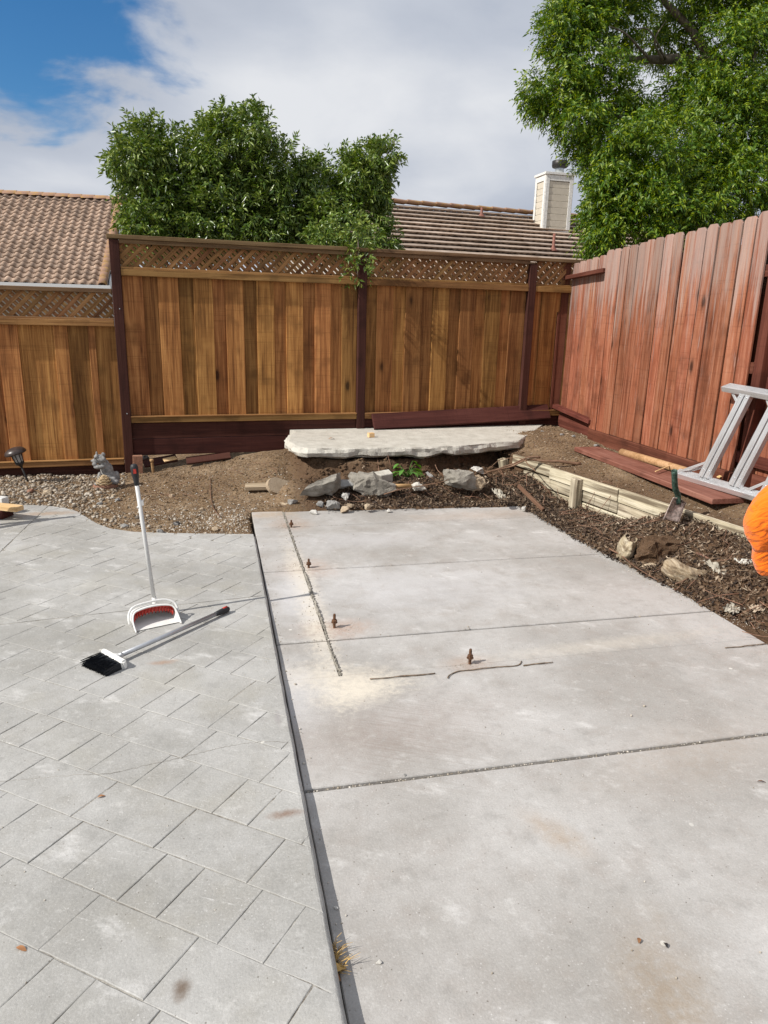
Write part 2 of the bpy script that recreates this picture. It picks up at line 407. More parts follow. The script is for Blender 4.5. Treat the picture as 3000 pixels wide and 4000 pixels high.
    M['sack'] = wood('pale_sack', (.20, .13, .07), (.42, .34, .23), (.55, .48, .37), 1, weather=((.12, .08, .05), .8, .42), var=.1, saw=0, knots=False)
    M['whitesack'] = wood('white_sack', (.28, .26, .21), (.50, .49, .44), (.62, .61, .57), 0, weather=((.13, .09, .06), .8, .42), var=.1, saw=0, knots=False)
    M['paper'] = plain('crumpled_paper', (.36, .33, .27), .85, 0., var=.4, nscale=26)
    m = MB('orange_fleece', .95, .1); v = m.coord('Object', (9, 9, 26), (.5, .3, .2)); n = m.noise(v, 1., 3, .5, 1.2); f = m.noise(m.coord('Object'), 320, 3)
    m.b.inputs['Sheen Weight'].default_value = .25
    M['orange'] = m.done(m.mix(f, (.80, .155, .010), (.95, .215, .016)), m.bump(f, .25, .002, m.bump(n, .5, .04)))
    M['skin'] = plain('skin', (.42, .24, .16), .55, 0., var=.06)
    M['hair'] = plain('dark_hair', (.03, .022, .018), .6, 0.)
    M['denim'] = plain('dark_work_trousers', (.05, .06, .085), .9, 0., var=.2)
    M['boot'] = plain('work_boot', (.14, .08, .04), .7, 0., var=.2)
    M['drygrass'] = plain('dry_grass', (.42, .27, .09), .7, 0., var=.4, nscale=60)
    M['deadleaf'] = plain('dead_leaf', (.30, .14, .06), .7, 0., var=.4, nscale=40)
    M['caulk'] = plain('old_sealant_strip', (.17, .125, .085), .8, 0., var=.45, nscale=50, bump=.3)
    # foliage: colour varies leaf by leaf
    def leaf(name, a, b, c3, gloss=.38, trans=.25):
        m = MB(name, gloss, .5); r = m.island()
        c = m.ramp(r, [(0., a), (.5, b), (.93, c3), (1., c3)])
        m.sv(m.b.inputs['Base Color'], c)
        tr = m.n('ShaderNodeBsdfTranslucent'); m.l(m.hsv(c, .48, 1.15, 1.6), tr.inputs[0])
        mx = m.n('ShaderNodeMixShader'); mx.inputs[0].default_value = trans
        m.l(m.b.outputs[0], mx.inputs[1]); m.l(tr.outputs[0], mx.inputs[2]); m.l(mx.outputs[0], m.out.inputs[0])
        M[name] = m.m
    leaf('shrub_leaf', (.038, .080, .010), (.11, .185, .026), (.27, .34, .085), .32, .2)
    leaf('tree_leaf', (.028, .075, .006), (.088, .185, .012), (.28, .36, .03), .45, .32)
    leaf('weed_leaf', (.06, .18, .02), (.10, .26, .035), (.14, .32, .06), .5, .3)
    leaf('mulch_leaf', (.016, .010, .0065), (.060, .034, .020), (.20, .14, .088), .85, .0)
    leaf('chip', (.085, .055, .034), (.21, .15, .098), (.42, .34, .25), .9, .0)
    leaf('pebble', (.10, .085, .07), (.26, .20, .135), (.44, .39, .32), .7, .0)
    leaf('crumb', (.24, .20, .15), (.40, .35, .28), (.58, .54, .48), .95, .0)
    # soil
    m = MB('soil', .97, .1); v = m.coord('World'); n = m.noise(v, 2.2, 7, .62); n2 = m.noise(v, 38, 6, .7)
    c = m.ramp(n, [(.3, (.135, .085, .048)), (.5, (.235, .158, .092)), (.7, (.34, .245, .155))])
    c = m.mix(m.math('MULTIPLY', m.step(n2, .45, .7), .75), c, (.10, .062, .035)); c = m.mix(m.math('MULTIPLY', m.step(n2, .45, .3), .55), c, (.42, .32, .21))
    p = m.vor(v, 70); pc = m.vor(v, 70, 'Color'); c = m.mix(m.math('MULTIPLY', m.step(p, .26, .16), .55), c, m.hsv(pc, .08, .25, .5))
    gx = m.n('ShaderNodeSeparateXYZ'); m.l(v, gx.inputs[0])
    # darker brown low in the dug bed and on the bank face behind the slab
    dark_soil = m.math('MULTIPLY', m.step(m.math('ADD', gx.outputs[0], m.math('MULTIPLY', n, .35)), .75, .95), m.step(gx.outputs[2], .37, .25))
    c = m.mix(m.math('MULTIPLY', dark_soil, .8), c, m.mix(m.step(n2, .4, .65), (.075, .043, .026), (.14, .085, .052)))
    nm_ = m.bump(n2, .9, .03, m.bump(m.noise(v, 9, 5), .5, .05)); M['soil'] = m.done(c, nm_)
    m = MB('far_ground', .95, .1); v = m.coord('World'); n = m.noise(v, .6, 6)
    M['ground'] = m.done(m.mix(n, (.12, .095, .06), (.22, .19, .12)))
    # concrete: slab
    def concrete(name, base, lightc, pink, kind):
        m = MB(name, .74, .45); v = m.coord('World')
        n = m.noise(v, 1.3, 6, .6); n2 = m.noise(v, 6, 6, .65); fine = m.noise(v, 140, 4, .7); mid = m.noise(v, 28, 5, .7)
        c = m.mix(m.step(n, .32, .68), base, lightc)
        c = m.mix(m.math('MULTIPLY', m.step(n2, .45, .75), .45), c, pink)
        c = m.mix(m.math('MULTIPLY', m.step(mid, .50, .75), .22), c, tuple(x*.66 for x in base))
        c = m.mix(m.math('MULTIPLY', m.step(mid, .45, .25), .18), c, (.66, .65, .63))
        c = m.mix(m.math('MULTIPLY', m.step(fine, .50, .78), .35), c, tuple(x*.55 for x in base))
        c = m.mix(m.math('MULTIPLY', m.step(fine, .48, .25), .25), c, (.72, .71, .69))
        # pitted pores
        po = m.vor(v, 42); pr = m.n('ShaderNodeSeparateColor'); m.l(m.vor(v, 42, 'Color'), pr.inputs[0])
        pit = m.math('MULTIPLY', m.step(po, .13, .07), m.step(pr.outputs[0], .70, .72))
        c = m.mix(m.math('MULTIPLY', pit, .75), c, (.13, .11, .09))
        # spatter of pale drips
        dp = m.vor(v, 7.5); dr = m.n('ShaderNodeSeparateColor'); m.l(m.vor(v, 7.5, 'Color'), dr.inputs[0])
        drip = m.math('MULTIPLY', m.step(m.math('ADD', dp, m.math('MULTIPLY', mid, .05)), .10, .08), m.step(dr.outputs[1], .84, .85))
        c = m.mix(m.math('MULTIPLY', drip, .7), c, (.70, .68, .62))
        # dragged scratches, three directions
        for (ang, sx, sy, th, o) in ((.5, 3.0, 55, .66, 0), (-.35, 2.2, 70, .67, 4), (1.25, 2.6, 60, .675, 9)):
            sc = m.noise(m.coord('World', (sx, sy, 1), (0, 0, ang), (o, o, 0)), 1., 3, .5)
            msk = m.noise(m.coord('World', (1, 1, 1), loc=(o*2.+3, 1, 0)), 1.9, 3)
            c = m.mix(m.math('MULTIPLY', m.math('MULTIPLY', m.step(sc, th, th+.06), m.math('MULTIPLY', m.step(msk, .48, .64), m.step(mid, .42, .60))), .42), c, (.70, .69, .67))
        # whitish cleaning dust in soft patches
        du = m.noise(m.coord('World', (1.2, 2.2, 1), (0, 0, .5)), 2.6, 6, .7)
        c = m.mix(m.math('MULTIPLY', m.step(du, .56, .74), .5), c, (.70, .69, .67))
        md = m.noise(v, 11, 7, .72); c = m.mix(m.math('MULTIPLY', m.step(md, .50, .70), .32), c, tuple(x*.68 for x in base)); c = m.mix(m.math('MULTIPLY', m.step(md, .44, .30), .30), c, (.64, .63, .605))
        # chalky specks
        sp = m.vor(v, 95); sr = m.n('ShaderNodeSeparateColor'); m.l(m.vor(v, 95, 'Color'), sr.inputs[0])
        c = m.mix(m.math('MULTIPLY', m.math('MULTIPLY', m.step(sp, .26, .16), m.step(sr.outputs[1], .80, .82)), m.step(n2, .40, .65, .05, .5)), c, (.68, .67, .65))
        h = m.bump(fine, .45, .0025, m.bump(mid, .30, .006))
        if kind == 'slab':
            # rust and earth stains where the photograph has them
            for (u, vv, r, col, a, sx, sy, ang) in ((1142, 2050, .22, (.36, .20, .10), .5, 1, 1, 0), (1205, 2222, .26, (.40, .22, .12), .45, 1, 1, 0), (1315, 2455, .20, (.42, .22, .12), .55, 1.3, .8, 0), (1835, 2590, .14, (.36, .22, .14), .5, 1.3, .8, 0), (1060, 2010, .30, (.42, .27, .13), .5, 1, .6, 0), (2600, 3900, .16, (.28, .20, .12), .6, 1, 2.0, -.4), (2170, 3255, .10, (.36, .25, .15), .5, .7, 1.8, .5), (1500, 2850, .42, (.33, .27, .24), .45, 1.8, .7, .2), (1650, 2900, .25, (.27, .23, .20), .4, 2.0, .5, -.3), (1900, 2010, .45, (.42, .30, .21), .4, 2.2, .45, 0), (2700, 2950, .4, (.36, .29, .23), .4, 1.6, .6, .2), (2500, 2300, .5, (.36, .30, .27), .3, 1.4, .8, .2)):
                p = onz(u, vv, 0.)
                c = m.mix(m.math('MULTIPLY', m.spot(p[0], p[1], r, n2, sx, sy, ang), m.step(mid, .3, .62, a*.35, a*.9)), c, col)
            # cream cutting slurry along the saw cut and at its corner
            for (u, vv, r, sx, sy, ang, a) in ((1120, 2060, .10, 1, 8, 0, .0), (1200, 2330, .115, .9, 12, 0, .75), (1390, 2700, .20, 1.3, .8, .3, .85), (1290, 2650, .30, 1.6, .6, -.2, .6), (2350, 2520, .10, 9, .9, .07, .28)):
                p = onz(u, vv, 0.)
                c = m.mix(m.math('MULTIPLY', m.spot(p[0], p[1], r, mid, sx, sy, ang), a), c, (.66, .60, .50))
            # white powder bloom on the middle panels
            for (u, vv, r, sx, sy) in ((1130, 2330, .35, .45, 1.5), (1600, 2300, .6, 1.5, .9), (1400, 2110, .5, 1.4, .5), (1150, 2700, .3, .6, 1.2)):
                p = onz(u, vv, 0.)
                c = m.mix(m.math('MULTIPLY', m.spot(p[0], p[1], r, n2, sx, sy), .40), c, (.60, .595, .605))
            # trowelled sweep arcs
            wv = m.noise(m.coord('World', (3, 160, 1), (0, 0, .45)), 1., 2)
            p = onz(1600, 2870, 0); c = m.mix(m.math('MULTIPLY', m.math('MULTIPLY', m.spot(p[0], p[1], .5, n2), m.step(wv, .5, .6)), .35), c, (.25, .21, .18))
        else:
            for (u, vv, r, col, a, sx, sy) in ((1115, 3195, .055, (.20, .12, .08), .8, 1.3, .5), (710, 3890, .035, (.14, .10, .07), .9, .8, 1.2), (640, 2590, .05, (.33, .17, .09), .55, 1.6, .6), (180, 1995, .22, (.33, .21, .12), .6, 1.5, .4), (1085, 2815, .05, (.30, .28, .28), .7, .35, 1.4)):
                p = onz(u, vv, .03)
                c = m.mix(m.math('MULTIPLY', m.spot(p[0], p[1], r, mid, sx, sy), a), c, col)
            c = m.mix(m.math('MULTIPLY', m.step(m.noise(v, 2.3, 4), .5, .7), .22), c, (.35, .325, .25))
            c = m.hsv(c, .5, 1., m.math('ADD', m.math('MULTIPLY', m.rand(), .06), .97))
        return m.done(c, h)
    M['slab'] = concrete('slab_concrete', (.325, .307, .283), (.465, .45, .43), (.30, .262, .23), 'slab')
    M['patio'] = concrete('stamped_concrete', (.30, .292, .27), (.43, .423, .404), (.295, .277, .24), 'patio')
    m = MB('joint_fill', .95, .1); v = m.coord('World'); n = m.noise(v, 60, 5, .7); n3 = m.noise(v, 5, 3)
    M['groove'] = None
    M['joint'] = m.done(m.mix(m.step(m.math('ADD', m.math('MULTIPLY', n, .5), m.math('MULTIPLY', n3, .5)), .42, .58), (.13, .105, .08), (.46, .42, .36)), m.bump(n, .8, .01))
setup_materials()
m = MB('stamped_groove', .95, .1); v = m.coord('World'); n = m.noise(v, 60, 5, .7); n3 = m.noise(v, 7, 4)
M['groove'] = m.done(m.mix(m.step(m.math('ADD', m.math('MULTIPLY', n, .5), m.math('MULTIPLY', n3, .5)), .36, .54), (.15, .125, .10), (.38, .36, .32)), m.bump(n, .8, .01))

# ================================================================== GROUND, PATIO, SLAB
def patio_z(y): return 0.05-0.0095*(y-1.4)
EDGE_X = .228
_cur = [onz(u, v, .01)[:2] for u, v in ((-420, 1950), (-200, 1955), (0, 1962), (100, 1968), (185, 1972), (250, 1980), (300, 1995), (340, 2020), (380, 2045), (430, 2064), (520, 2078), (650, 2083), (800, 2086), (985, 2088))]
_cx = np.array([p[0] for p in _cur]); _cy = np.array([p[1] for p in _cur])
def patio_far(x): return float(np.interp(x, _cx, _cy))
def slab_far(x): return 5.86-.055*x
def wall_x(y): return 2.959+.197*(6.091-y)
UP_FRONT = [(.50, 6.62), (.67, 6.45), (1.0, 6.28), (1.58, 6.21), (2.1, 6.36), (2.6, 6.62), (3.0, 6.78)]
def up_front(x): return float(np.interp(x, [p[0] for p in UP_FRONT], [p[1] for p in UP_FRONT]))
FA = np.array([-.941, 7.502]); FPHI = rad(4.08)
def fence_y(x): return FA[1]+(x-FA[0])*math.tan(FPHI)
def bed_edge(y): return float(np.interp(y, [2.2, 2.75, 3.01, 3.30, 4.35, 5.73, 6.5], [3.5, 3.08, 2.90, 2.775, 2.665, 2.59, 2.55]))
def dirt(x, y):
    n = mnoise.noise(Vector((x*1.3, y*1.3, 3)))*.025+mnoise.noise(Vector((x*5, y*5, 1)))*.014+mnoise.noise(Vector((x*13, y*13, 1)))*.009
    xw = wall_x(y)
    k = smooth01(-.8, .75, x)
    hL = -.01+.03*smooth01(6.0, 7.4, y)+.185*k*smooth01(6.05, 7.1, y)
    if x < .5: hL = max(hL, -.01)
    hb = .02+.12*smooth01(5.8, 6.25, y)+.05*mnoise.noise(Vector((x*2.2, y*2.2, 8)))*smooth01(5.75, 6.1, y)
    yf = up_front(x)
    face = smooth01(yf+.09, yf+.20+.07*mnoise.noise(Vector((x*7, 0, 0))), y)
    hb = hb+(.295-hb)*face
    rough = math.exp(-((y-yf-.12)/.16)**2); hb += rough*(.05*mnoise.noise(Vector((x*8, y*8, 2)))+.04*mnoise.noise(Vector((x*19, y*19, 6))))
    t = smooth01(.35+.3*smooth01(6.2, 6.5, y), .62+.25*smooth01(6.2, 6.5, y), x)
    h = hL*(1-t)+hb*t
    # bed beside the slab
    if x > 2.4:
        xe = bed_edge(y)
        amp = .02+.20*smooth01(5.0, 4.4, y)+.09*smooth01(5.75, 6.1, y)
        hr = -.03+.055*smooth01(-.03, .05, x-xe)+amp*smooth01(.02, wall_x(y)-xe, x-xe)+.04*mnoise.noise(Vector((x*2.5, y*2.5, 5)))*smooth01(0, .3, x-xe)+.02*mnoise.noise(Vector((x*7, y*7, 5)))*smooth01(0, .1, x-xe)
        q = smooth01(2.42, 2.6, x)*smooth01(6.5, 5.9, y)
        h = h*(1-q)+hr*q
    return h+n
def terrace(x, y):
    n = mnoise.noise(Vector((x*1.3, y*1.3, 3)))*.02+mnoise.noise(Vector((x*5, y*5, 1)))*.012
    return .28+.085*smooth01(0, .45, x-wall_x(y))+.05*smooth01(6.2, 7.2, y)*smooth01(.9, .3, abs(x-3.4))+n
def soil_z(x, y): return terrace(x, y) if x > wall_x(y) else dirt(x, y)
def build_ground():
    g = link('ground', mesh([(-250, -60, -.2), (250, -60, -.2), (250, 400, -.2), (-250, 400, -.2)], [(0, 1, 2, 3)]), M['ground'])
    tag(g, 'bare ground of the yards reaching to the horizon', 'ground', kind='structure')
    # dug soil: fine heightfield
    xs = np.concatenate([np.arange(-3.6, -1.8, .09), np.arange(-1.8, 4.3, .032), np.arange(4.3, 5.6, .1)])
    ys = np.concatenate([np.arange(1.2, 2.7, .15), np.arange(2.7, 8.2, .032), np.arange(8.2, 9.4, .2)])
    V = []; idx = {}
    for j, y in enumerate(ys):
        for i, x in enumerate(xs):
            z = dirt(x, y) if x < wall_x(min(y, 6.75))+.06 else -.15
            if x < EDGE_X+.02 and y < patio_far(x)-.03: z = -.13
            elif x < 2.58 and x >= EDGE_X+.02 and y < slab_far(x)-.03: z = -.14
            V.append((x, y, z))
    nx = len(xs); Fc = []
    for j in range(len(ys)-1):
        for i in range(nx-1):
            a = j*nx+i
            q = (a, a+1, a+nx+1, a+nx)
            if all(V[t][2] < -.12 for t in q): continue
            Fc.append(q)
    # upper terrace behind the retaining wall, its own sheet starting inside the wall
    tv = []; tj = np.arange(2.4, 9.3, .04); ti = np.concatenate([np.arange(0, 1.1, .035), np.arange(1.15, 2.6, .12)]); o0 = len(V)
    for y in tj:
        for k, q in enumerate(ti):
            x = wall_x(min(y, 6.75))+q; V.append((x, y, terrace(x, y) if k else .05))
    for j in range(len(tj)-1):
        for i in range(len(ti)-1):
            a = o0+j*len(ti)+i; Fc.append((a, a+1, a+len(ti)+1, a+len(ti)))
    o = link('soil', mesh(V, Fc, True), M['soil'])
    tag(o, 'bare brown dug-over soil along the fences and round the slab', 'soil', kind='structure')
build_ground()

def prism(poly, z0f, z1f, bev=.004, chamf=.006):
    """closed prism with a small chamfer round its top"""
    n = len(poly); c = np.mean(poly, 0); V = []
    P = np.array(poly)
    for p in P: V.append((p[0], p[1], z0f(p)))
    for p in P: V.append((p[0], p[1], z1f(p)-chamf))
    nxt = np.roll(P, -1, 0)-P; prv = P-np.roll(P, 1, 0)
    for i, p in enumerate(P):
        a = prv[i]/(np.linalg.norm(prv[i])+1e-9); b = nxt[i]/(np.linalg.norm(nxt[i])+1e-9)
        nrm = np.array([-(a[1]+b[1]), a[0]+b[0]]); l = np.linalg.norm(nrm)
        q = p+nrm/(l+1e-9)*bev if l > .2 else p
        V.append((q[0], q[1], z1f(p)))
    Fc = [tuple(range(n-1, -1, -1)), tuple(range(2*n, 3*n))]
    for k in range(2):
        for i in range(n): Fc.append((k*n+i, k*n+(i+1) % n, (k+1)*n+(i+1) % n, (k+1)*n+i))
    return V, Fc
def build_patio():
    X0, Y0 = -3.3, .2
    # bed of the stamped grooves
    xs = np.concatenate([np.arange(X0, EDGE_X-.01, .03), [EDGE_X-.006]]); m = len(xs); ny_ = 190; V = []
    for x in xs:
        f_ = patio_far(x)-.004
        for j in range(ny_+1):
            y = Y0+(f_-Y0)*j/ny_
            h_ = .5+.75*mnoise.noise(Vector((x*5.5, y*5.5, 0)))+.55*mnoise.noise(Vector((x*17, y*17, 3)))
            V.append((x, y, patio_z(y)-.0040+.0029*min(max(h_, 0), 1)))
    Fc = [(i*(ny_+1)+j, (i+1)*(ny_+1)+j, (i+1)*(ny_+1)+j+1, i*(ny_+1)+j+1) for i in range(m-1) for j in range(ny_)]
    # skirt round the edge
    rimi = [i*(ny_+1) for i in range(m)]+[(m-1)*(ny_+1)+j for j in range(1, ny_+1)]+[i*(ny_+1)+ny_ for i in range(m-2, -1, -1)]+[j for j in range(ny_-1, 0, -1)]
    o0 = len(V); V += [(V[k][0], V[k][1], -.12) for k in rimi]; n = len(rimi)
    Fc += [(rimi[k], o0+k, o0+(k+1) % n, rimi[(k+1) % n]) for k in range(n)]
    base = link('patio', mesh(V, Fc), M['groove']); tag(base, 'pale grey stamped concrete patio left of the slab', 'patio', kind='structure')
    # border band along the slab edge, rounded over
    # stamped blocks
    th = rad(51.5); e1 = np.array([math.cos(th), math.sin(th)]); th2 = rad(-36.5); e2 = np.array([math.cos(th2), math.sin(th2)])
    org = onz(341, 3221, .037)[:2]
    r = random.Random(5); cells = []
    for k in range(-16, 22):
        a0, a1 = k*.202, (k+1)*.202
        odd = k % 2
        off = [0, 0][odd] if True else 0
        b = -4.4+(.0 if not odd else .055)+r.choice([0, 0, .1])
        nxt = b
        cutpts = [b]
        while cutpts[-1] < 4.6:
            if not odd: cutpts.append(cutpts[-1]+.333)
            else: cutpts += [cutpts[-1]+.138, cutpts[-1]+.333]
        for i in range(len(cutpts)-1):
            g = max(.0002, r.uniform(-.0006, .0026)); g1 = max(.0002, r.uniform(-.0012, .0018))
            cells.append([(a0+g1, cutpts[i]+g), (a1-g1, cutpts[i]+g), (a1-g1, cutpts[i+1]-g), (a0+g1, cutpts[i+1]-g)])
    # control joints cut across the pattern (lines in plan)
    J = []
    for (u0, v0, u1, v1) in ((0, 2445, 1190, 2312), (0, 2155, 185, 1972)):
        p, q = onz(u0, v0, .02)[:2], onz(u1, v1, .02)[:2]; d = (q-p)/np.linalg.norm(q-p); J.append((p, np.array([-d[1], d[0]])))
    def clip(poly, p, nrm, side, gap):
        out = []; n = len(poly); val = [side*((q-p)@nrm)-gap for q in poly]
        for i in range(n):
            a, b = poly[i], poly[(i+1) % n]; va, vb = val[i], val[(i+1) % n]
            if va >= 0: out.append(a)
            if va*vb < 0: out.append(a+(b-a)*(va/(va-vb)))
        return out
    pieces = []
    for c in cells:
        poly = [org+e1*a+e2*b for a, b in c]
        A2 = sum(poly[i][0]*poly[(i+1) % 4][1]-poly[(i+1) % 4][0]*poly[i][1] for i in range(4))
        if A2 < 0: poly = poly[::-1]
        todo = [poly]
        for p, nrm in J:
            nx = []
            for q in todo:
                for s in (1, -1):
                    w = clip(q, p, nrm, s, .004)
                    if len(w) > 2: nx.append(w)
            todo = nx
        for q in todo:
            q = clip(q, np.array([EDGE_X, 0]), np.array([-1., 0]), 1, 0)
            if len(q) < 3: continue
            q = clip(q, np.array([X0, 0]), np.array([1., 0]), 1, 0)
            if len(q) < 3: continue
            q = clip(q, np.array([0, Y0]), np.array([0, 1.]), 1, 0)
            if len(q) < 3: continue
            q = np.array(q)
            top = max(q[:, 1]); fars = min(patio_far(x) for x in np.linspace(q[:, 0].min(), q[:, 0].max(), 9))
            if top > fars:
                # columns between lower chain and min(upper chain, far edge)
                x0, x1 = q[:, 0].min()+.001, q[:, 0].max()-.001
                if x1-x0 < .01: continue
                xx = sorted(set(list(np.linspace(x0, x1, max(3, int((x1-x0)/.02)+2)))+[v for v in q[:, 0] if x0 < v < x1]))
                lo, hi = [], []
                for x in xx:
                    yy = []
                    for i in range(len(q)):
                        a, b = q[i], q[(i+1) % len(q)]
                        if (a[0]-x)*(b[0]-x) <= 0 and abs(a[0]-b[0]) > 1e-9: yy.append(a[1]+(b[1]-a[1])*(x-a[0])/(b[0]-a[0]))
                    if not yy: continue
                    l, h = min(yy), min(max(yy), patio_far(x))
                    if h-l > .004: lo.append((x, l)); hi.append((x, h))
                if len(lo) < 2: continue
                q = np.array(lo+hi[::-1])
            ar = .5*abs(sum(q[i][0]*q[(i+1) % len(q)][1]-q[(i+1) % len(q)][0]*q[i][1] for i in range(len(q))))
            if ar < .0006: continue
            pieces.append((q, ar))
    def seen(q):
        c = q.mean(0); d = RM.T @ (np.array([c[0], c[1], 0])-CAMP)
        if d[2] < .1: return 0
        u, v = CX+F*d[0]/d[2], CY+F*d[1]/d[2]
        return (-250 < u < 3100 and v < 4250)
    pieces = [p for p in pieces]
    vis = [p for p in pieces if seen(p[0])]
    vis.sort(key=lambda p: -p[1]/(1+np.linalg.norm(p[0].mean(0))**2)); main = vis[:300]
    ids = {id(p) for p in main}
    jV, jF = [], []
    for p in pieces:
        q = p[0]; dz = r.uniform(-.0006, .0008); tx, ty = r.uniform(-.004, .004), r.uniform(-.004, .004); c = q.mean(0)
        zt = lambda w: patio_z(w[1])+dz+(w[0]-c[0])*tx+(w[1]-c[1])*ty
        # wobble the long straight edges a little
        if len(q) < 9:
            w_ = []
            for i in range(len(q)):
                a, b = q[i], q[(i+1) % len(q)]; k = max(1, int(np.linalg.norm(b-a)/.028)); nrm_ = np.array([b[1]-a[1], a[0]-b[0]])/(np.linalg.norm(b-a)+1e-9)
                for j in range(k):
                    m_ = a+(b-a)*j/k; w_.append(m_+(nrm_*(.0016*(mnoise.noise(Vector((m_[0]*21, m_[1]*21, 0)))-.2)+.0016*mnoise.noise(Vector((m_[0]*70, m_[1]*70, 5)))) if j else 0))
            q = np.array(w_)
        V, Fc = prism(q, lambda w: patio_z(w[1])-.02, zt, .0016+r.random()*.0016, .0013)
        if id(p) in ids: obj('stamped_block', V, Fc, M['patio'], base)
        else:
            o0 = len(jV); jV += V; jF += [tuple(o0+i for i in f) for f in Fc]
    if jV:
        o = obj('stamped_blocks', jV, jF, M['patio'], base); o['kind'] = 'stuff'
    # rounded nosing of the step along the slab
    ctrl = [(EDGE_X+.004+mnoise.noise(Vector((y*3, 0, 0)))*.003, y) for y in np.arange(Y0, 5.16, .04)]
    V = []; prof = [(-.03, -.004), (-.012, .0005), (-.002, -.003), (.006, -.012), (.008, -.03), (.006, -.13)]
    for x, y in ctrl:
        for dx, dz in prof: V.append((x+dx+mnoise.noise(Vector((y*9, dz*40, 4)))*.0025, y, patio_z(y)+dz))
    np_ = len(prof); Fc = [(i*np_+k, (i+1)*np_+k, (i+1)*np_+k+1, i*np_+k+1) for i in range(len(ctrl)-1) for k in range(np_-1)]
    obj('step_edge', V, [f[::-1] for f in Fc], M['patio'], base, True)
    # hairline crack wandering across the patio
    cr = [(0, 3060), (120, 3050), (280, 3035), (430, 3028), (560, 2998), (660, 2977), (760, 2952), (870, 2925), (970, 2908), (1060, 2903), (1130, 2906)]
    pts = [onz(u, v, .035) for u, v in cr]; pts = curve_pts([(p[0], p[1], patio_z(p[1])+.0012) for p in pts], 90)
    V = []
    for i, p in enumerate(pts):
        w = .0005+.0006*abs(mnoise.noise(p*14)); s = mnoise.noise(Vector((i*.9, 2, 2)))*.009
        V += [(p.x, p.y+s-w, p.z), (p.x, p.y+s+w, p.z)]
    obj('crack', V, [(2*i, 2*i+2, 2*i+3, 2*i+1) for i in range(len(pts)-1)], M['joint'], base)
build_patio()

JY = [2.132, 3.30, 4.362, 5.353]
CUTX = .508
def build_slab():
    base = link('concrete_slab', box_me(2.75-EDGE_X-.03, 6.6, .1), M['joint'], None, Matrix.Translation(Vector(((2.75+EDGE_X+.03)/2, 2.56, -.068))))
    tag(base, 'light grey concrete slab with control joints and a saw cut', 'slab', kind='structure')
    X1 = 2.76; y0 = -.7
    rows = [y0]+JY
    gaps = [0, .010, .0075, .0065, .005]
    for i in range(len(rows)):
        a = rows[i]+gaps[i]; b = (rows[i+1]-gaps[i+1]) if i+1 < len(rows) else None
        cols = [(EDGE_X+.019, X1)] if i == 0 else [(EDGE_X+.019, CUTX-.006), (CUTX+.006, X1)]
        if i == 1: cols = None
        def panel(poly, dz=0.):
            V, Fc = prism(np.array(poly), lambda w: -.10, lambda w: dz+0.0, .004, .004); obj('panel', V, Fc, M['slab'], base)
        if i == 0: panel([(EDGE_X+.019, a), (X1, a), (X1, b), (EDGE_X+.019, b)])
        elif i == 1:
            # the saw cut stops part-way, so this panel is notched
            c = 2.925
            panel([(EDGE_X+.019, a), (X1, a), (X1, c-.001), (EDGE_X+.019, c-.001)])
            panel([(EDGE_X+.019, c), (CUTX-.006, c), (CUTX-.006, b), (EDGE_X+.019, b)])
            panel([(CUTX+.006, c), (X1, c), (X1, b), (CUTX+.006, b)])
        else:
            for x0, x1 in cols:
                if b is None:
                    n = 14; top = [(x, slab_far(x)+.012*mnoise.noise(Vector((x*6, 0, 0)))) for x in np.linspace(x1, x0, n)]
                    panel([(x0, a), (x1, a)]+top)
                else: panel([(x0, a), (x1, a), (x1, b), (x0, b)])
build_slab()

# ================================================================== FENCES
FD = Vector((math.cos(FPHI), math.sin(FPHI), 0)); FN = Vector((math.sin(FPHI), -math.cos(FPHI), 0))   # along the fence, towards the yard
def FP(s, n, z): return Vector((FA[0], FA[1], 0))+FD*s+FN*n+Vector((0, 0, z))
def fbox(name, s0, s1, n0, n1, z0, z1, mat, parent, bev=.002, tilt=0.):
    return box(name, (s1-s0, n1-n0, z1-z0), FP((s0+s1)/2, (n0+n1)/2, (z0+z1)/2), mat, parent, (0, tilt, FPHI), bev)
def clip_rect(poly, x0, x1, y0, y1):
    for ax, lim, sg in ((0, x0, 1), (0, x1, -1), (1, y0, 1), (1, y1, -1)):
        out = []
        for i in range(len(poly)):
            a, b = poly[i], poly[(i+1) % len(poly)]
            va, vb = sg*(a[ax]-lim), sg*(b[ax]-lim)
            if va >= 0: out.append(a)
            if va*vb < 0:
                t = va/(va-vb); out.append((a[0]+(b[0]-a[0])*t, a[1]+(b[1]-a[1])*t))
        poly = out
        if len(poly) < 3: return None
    return poly
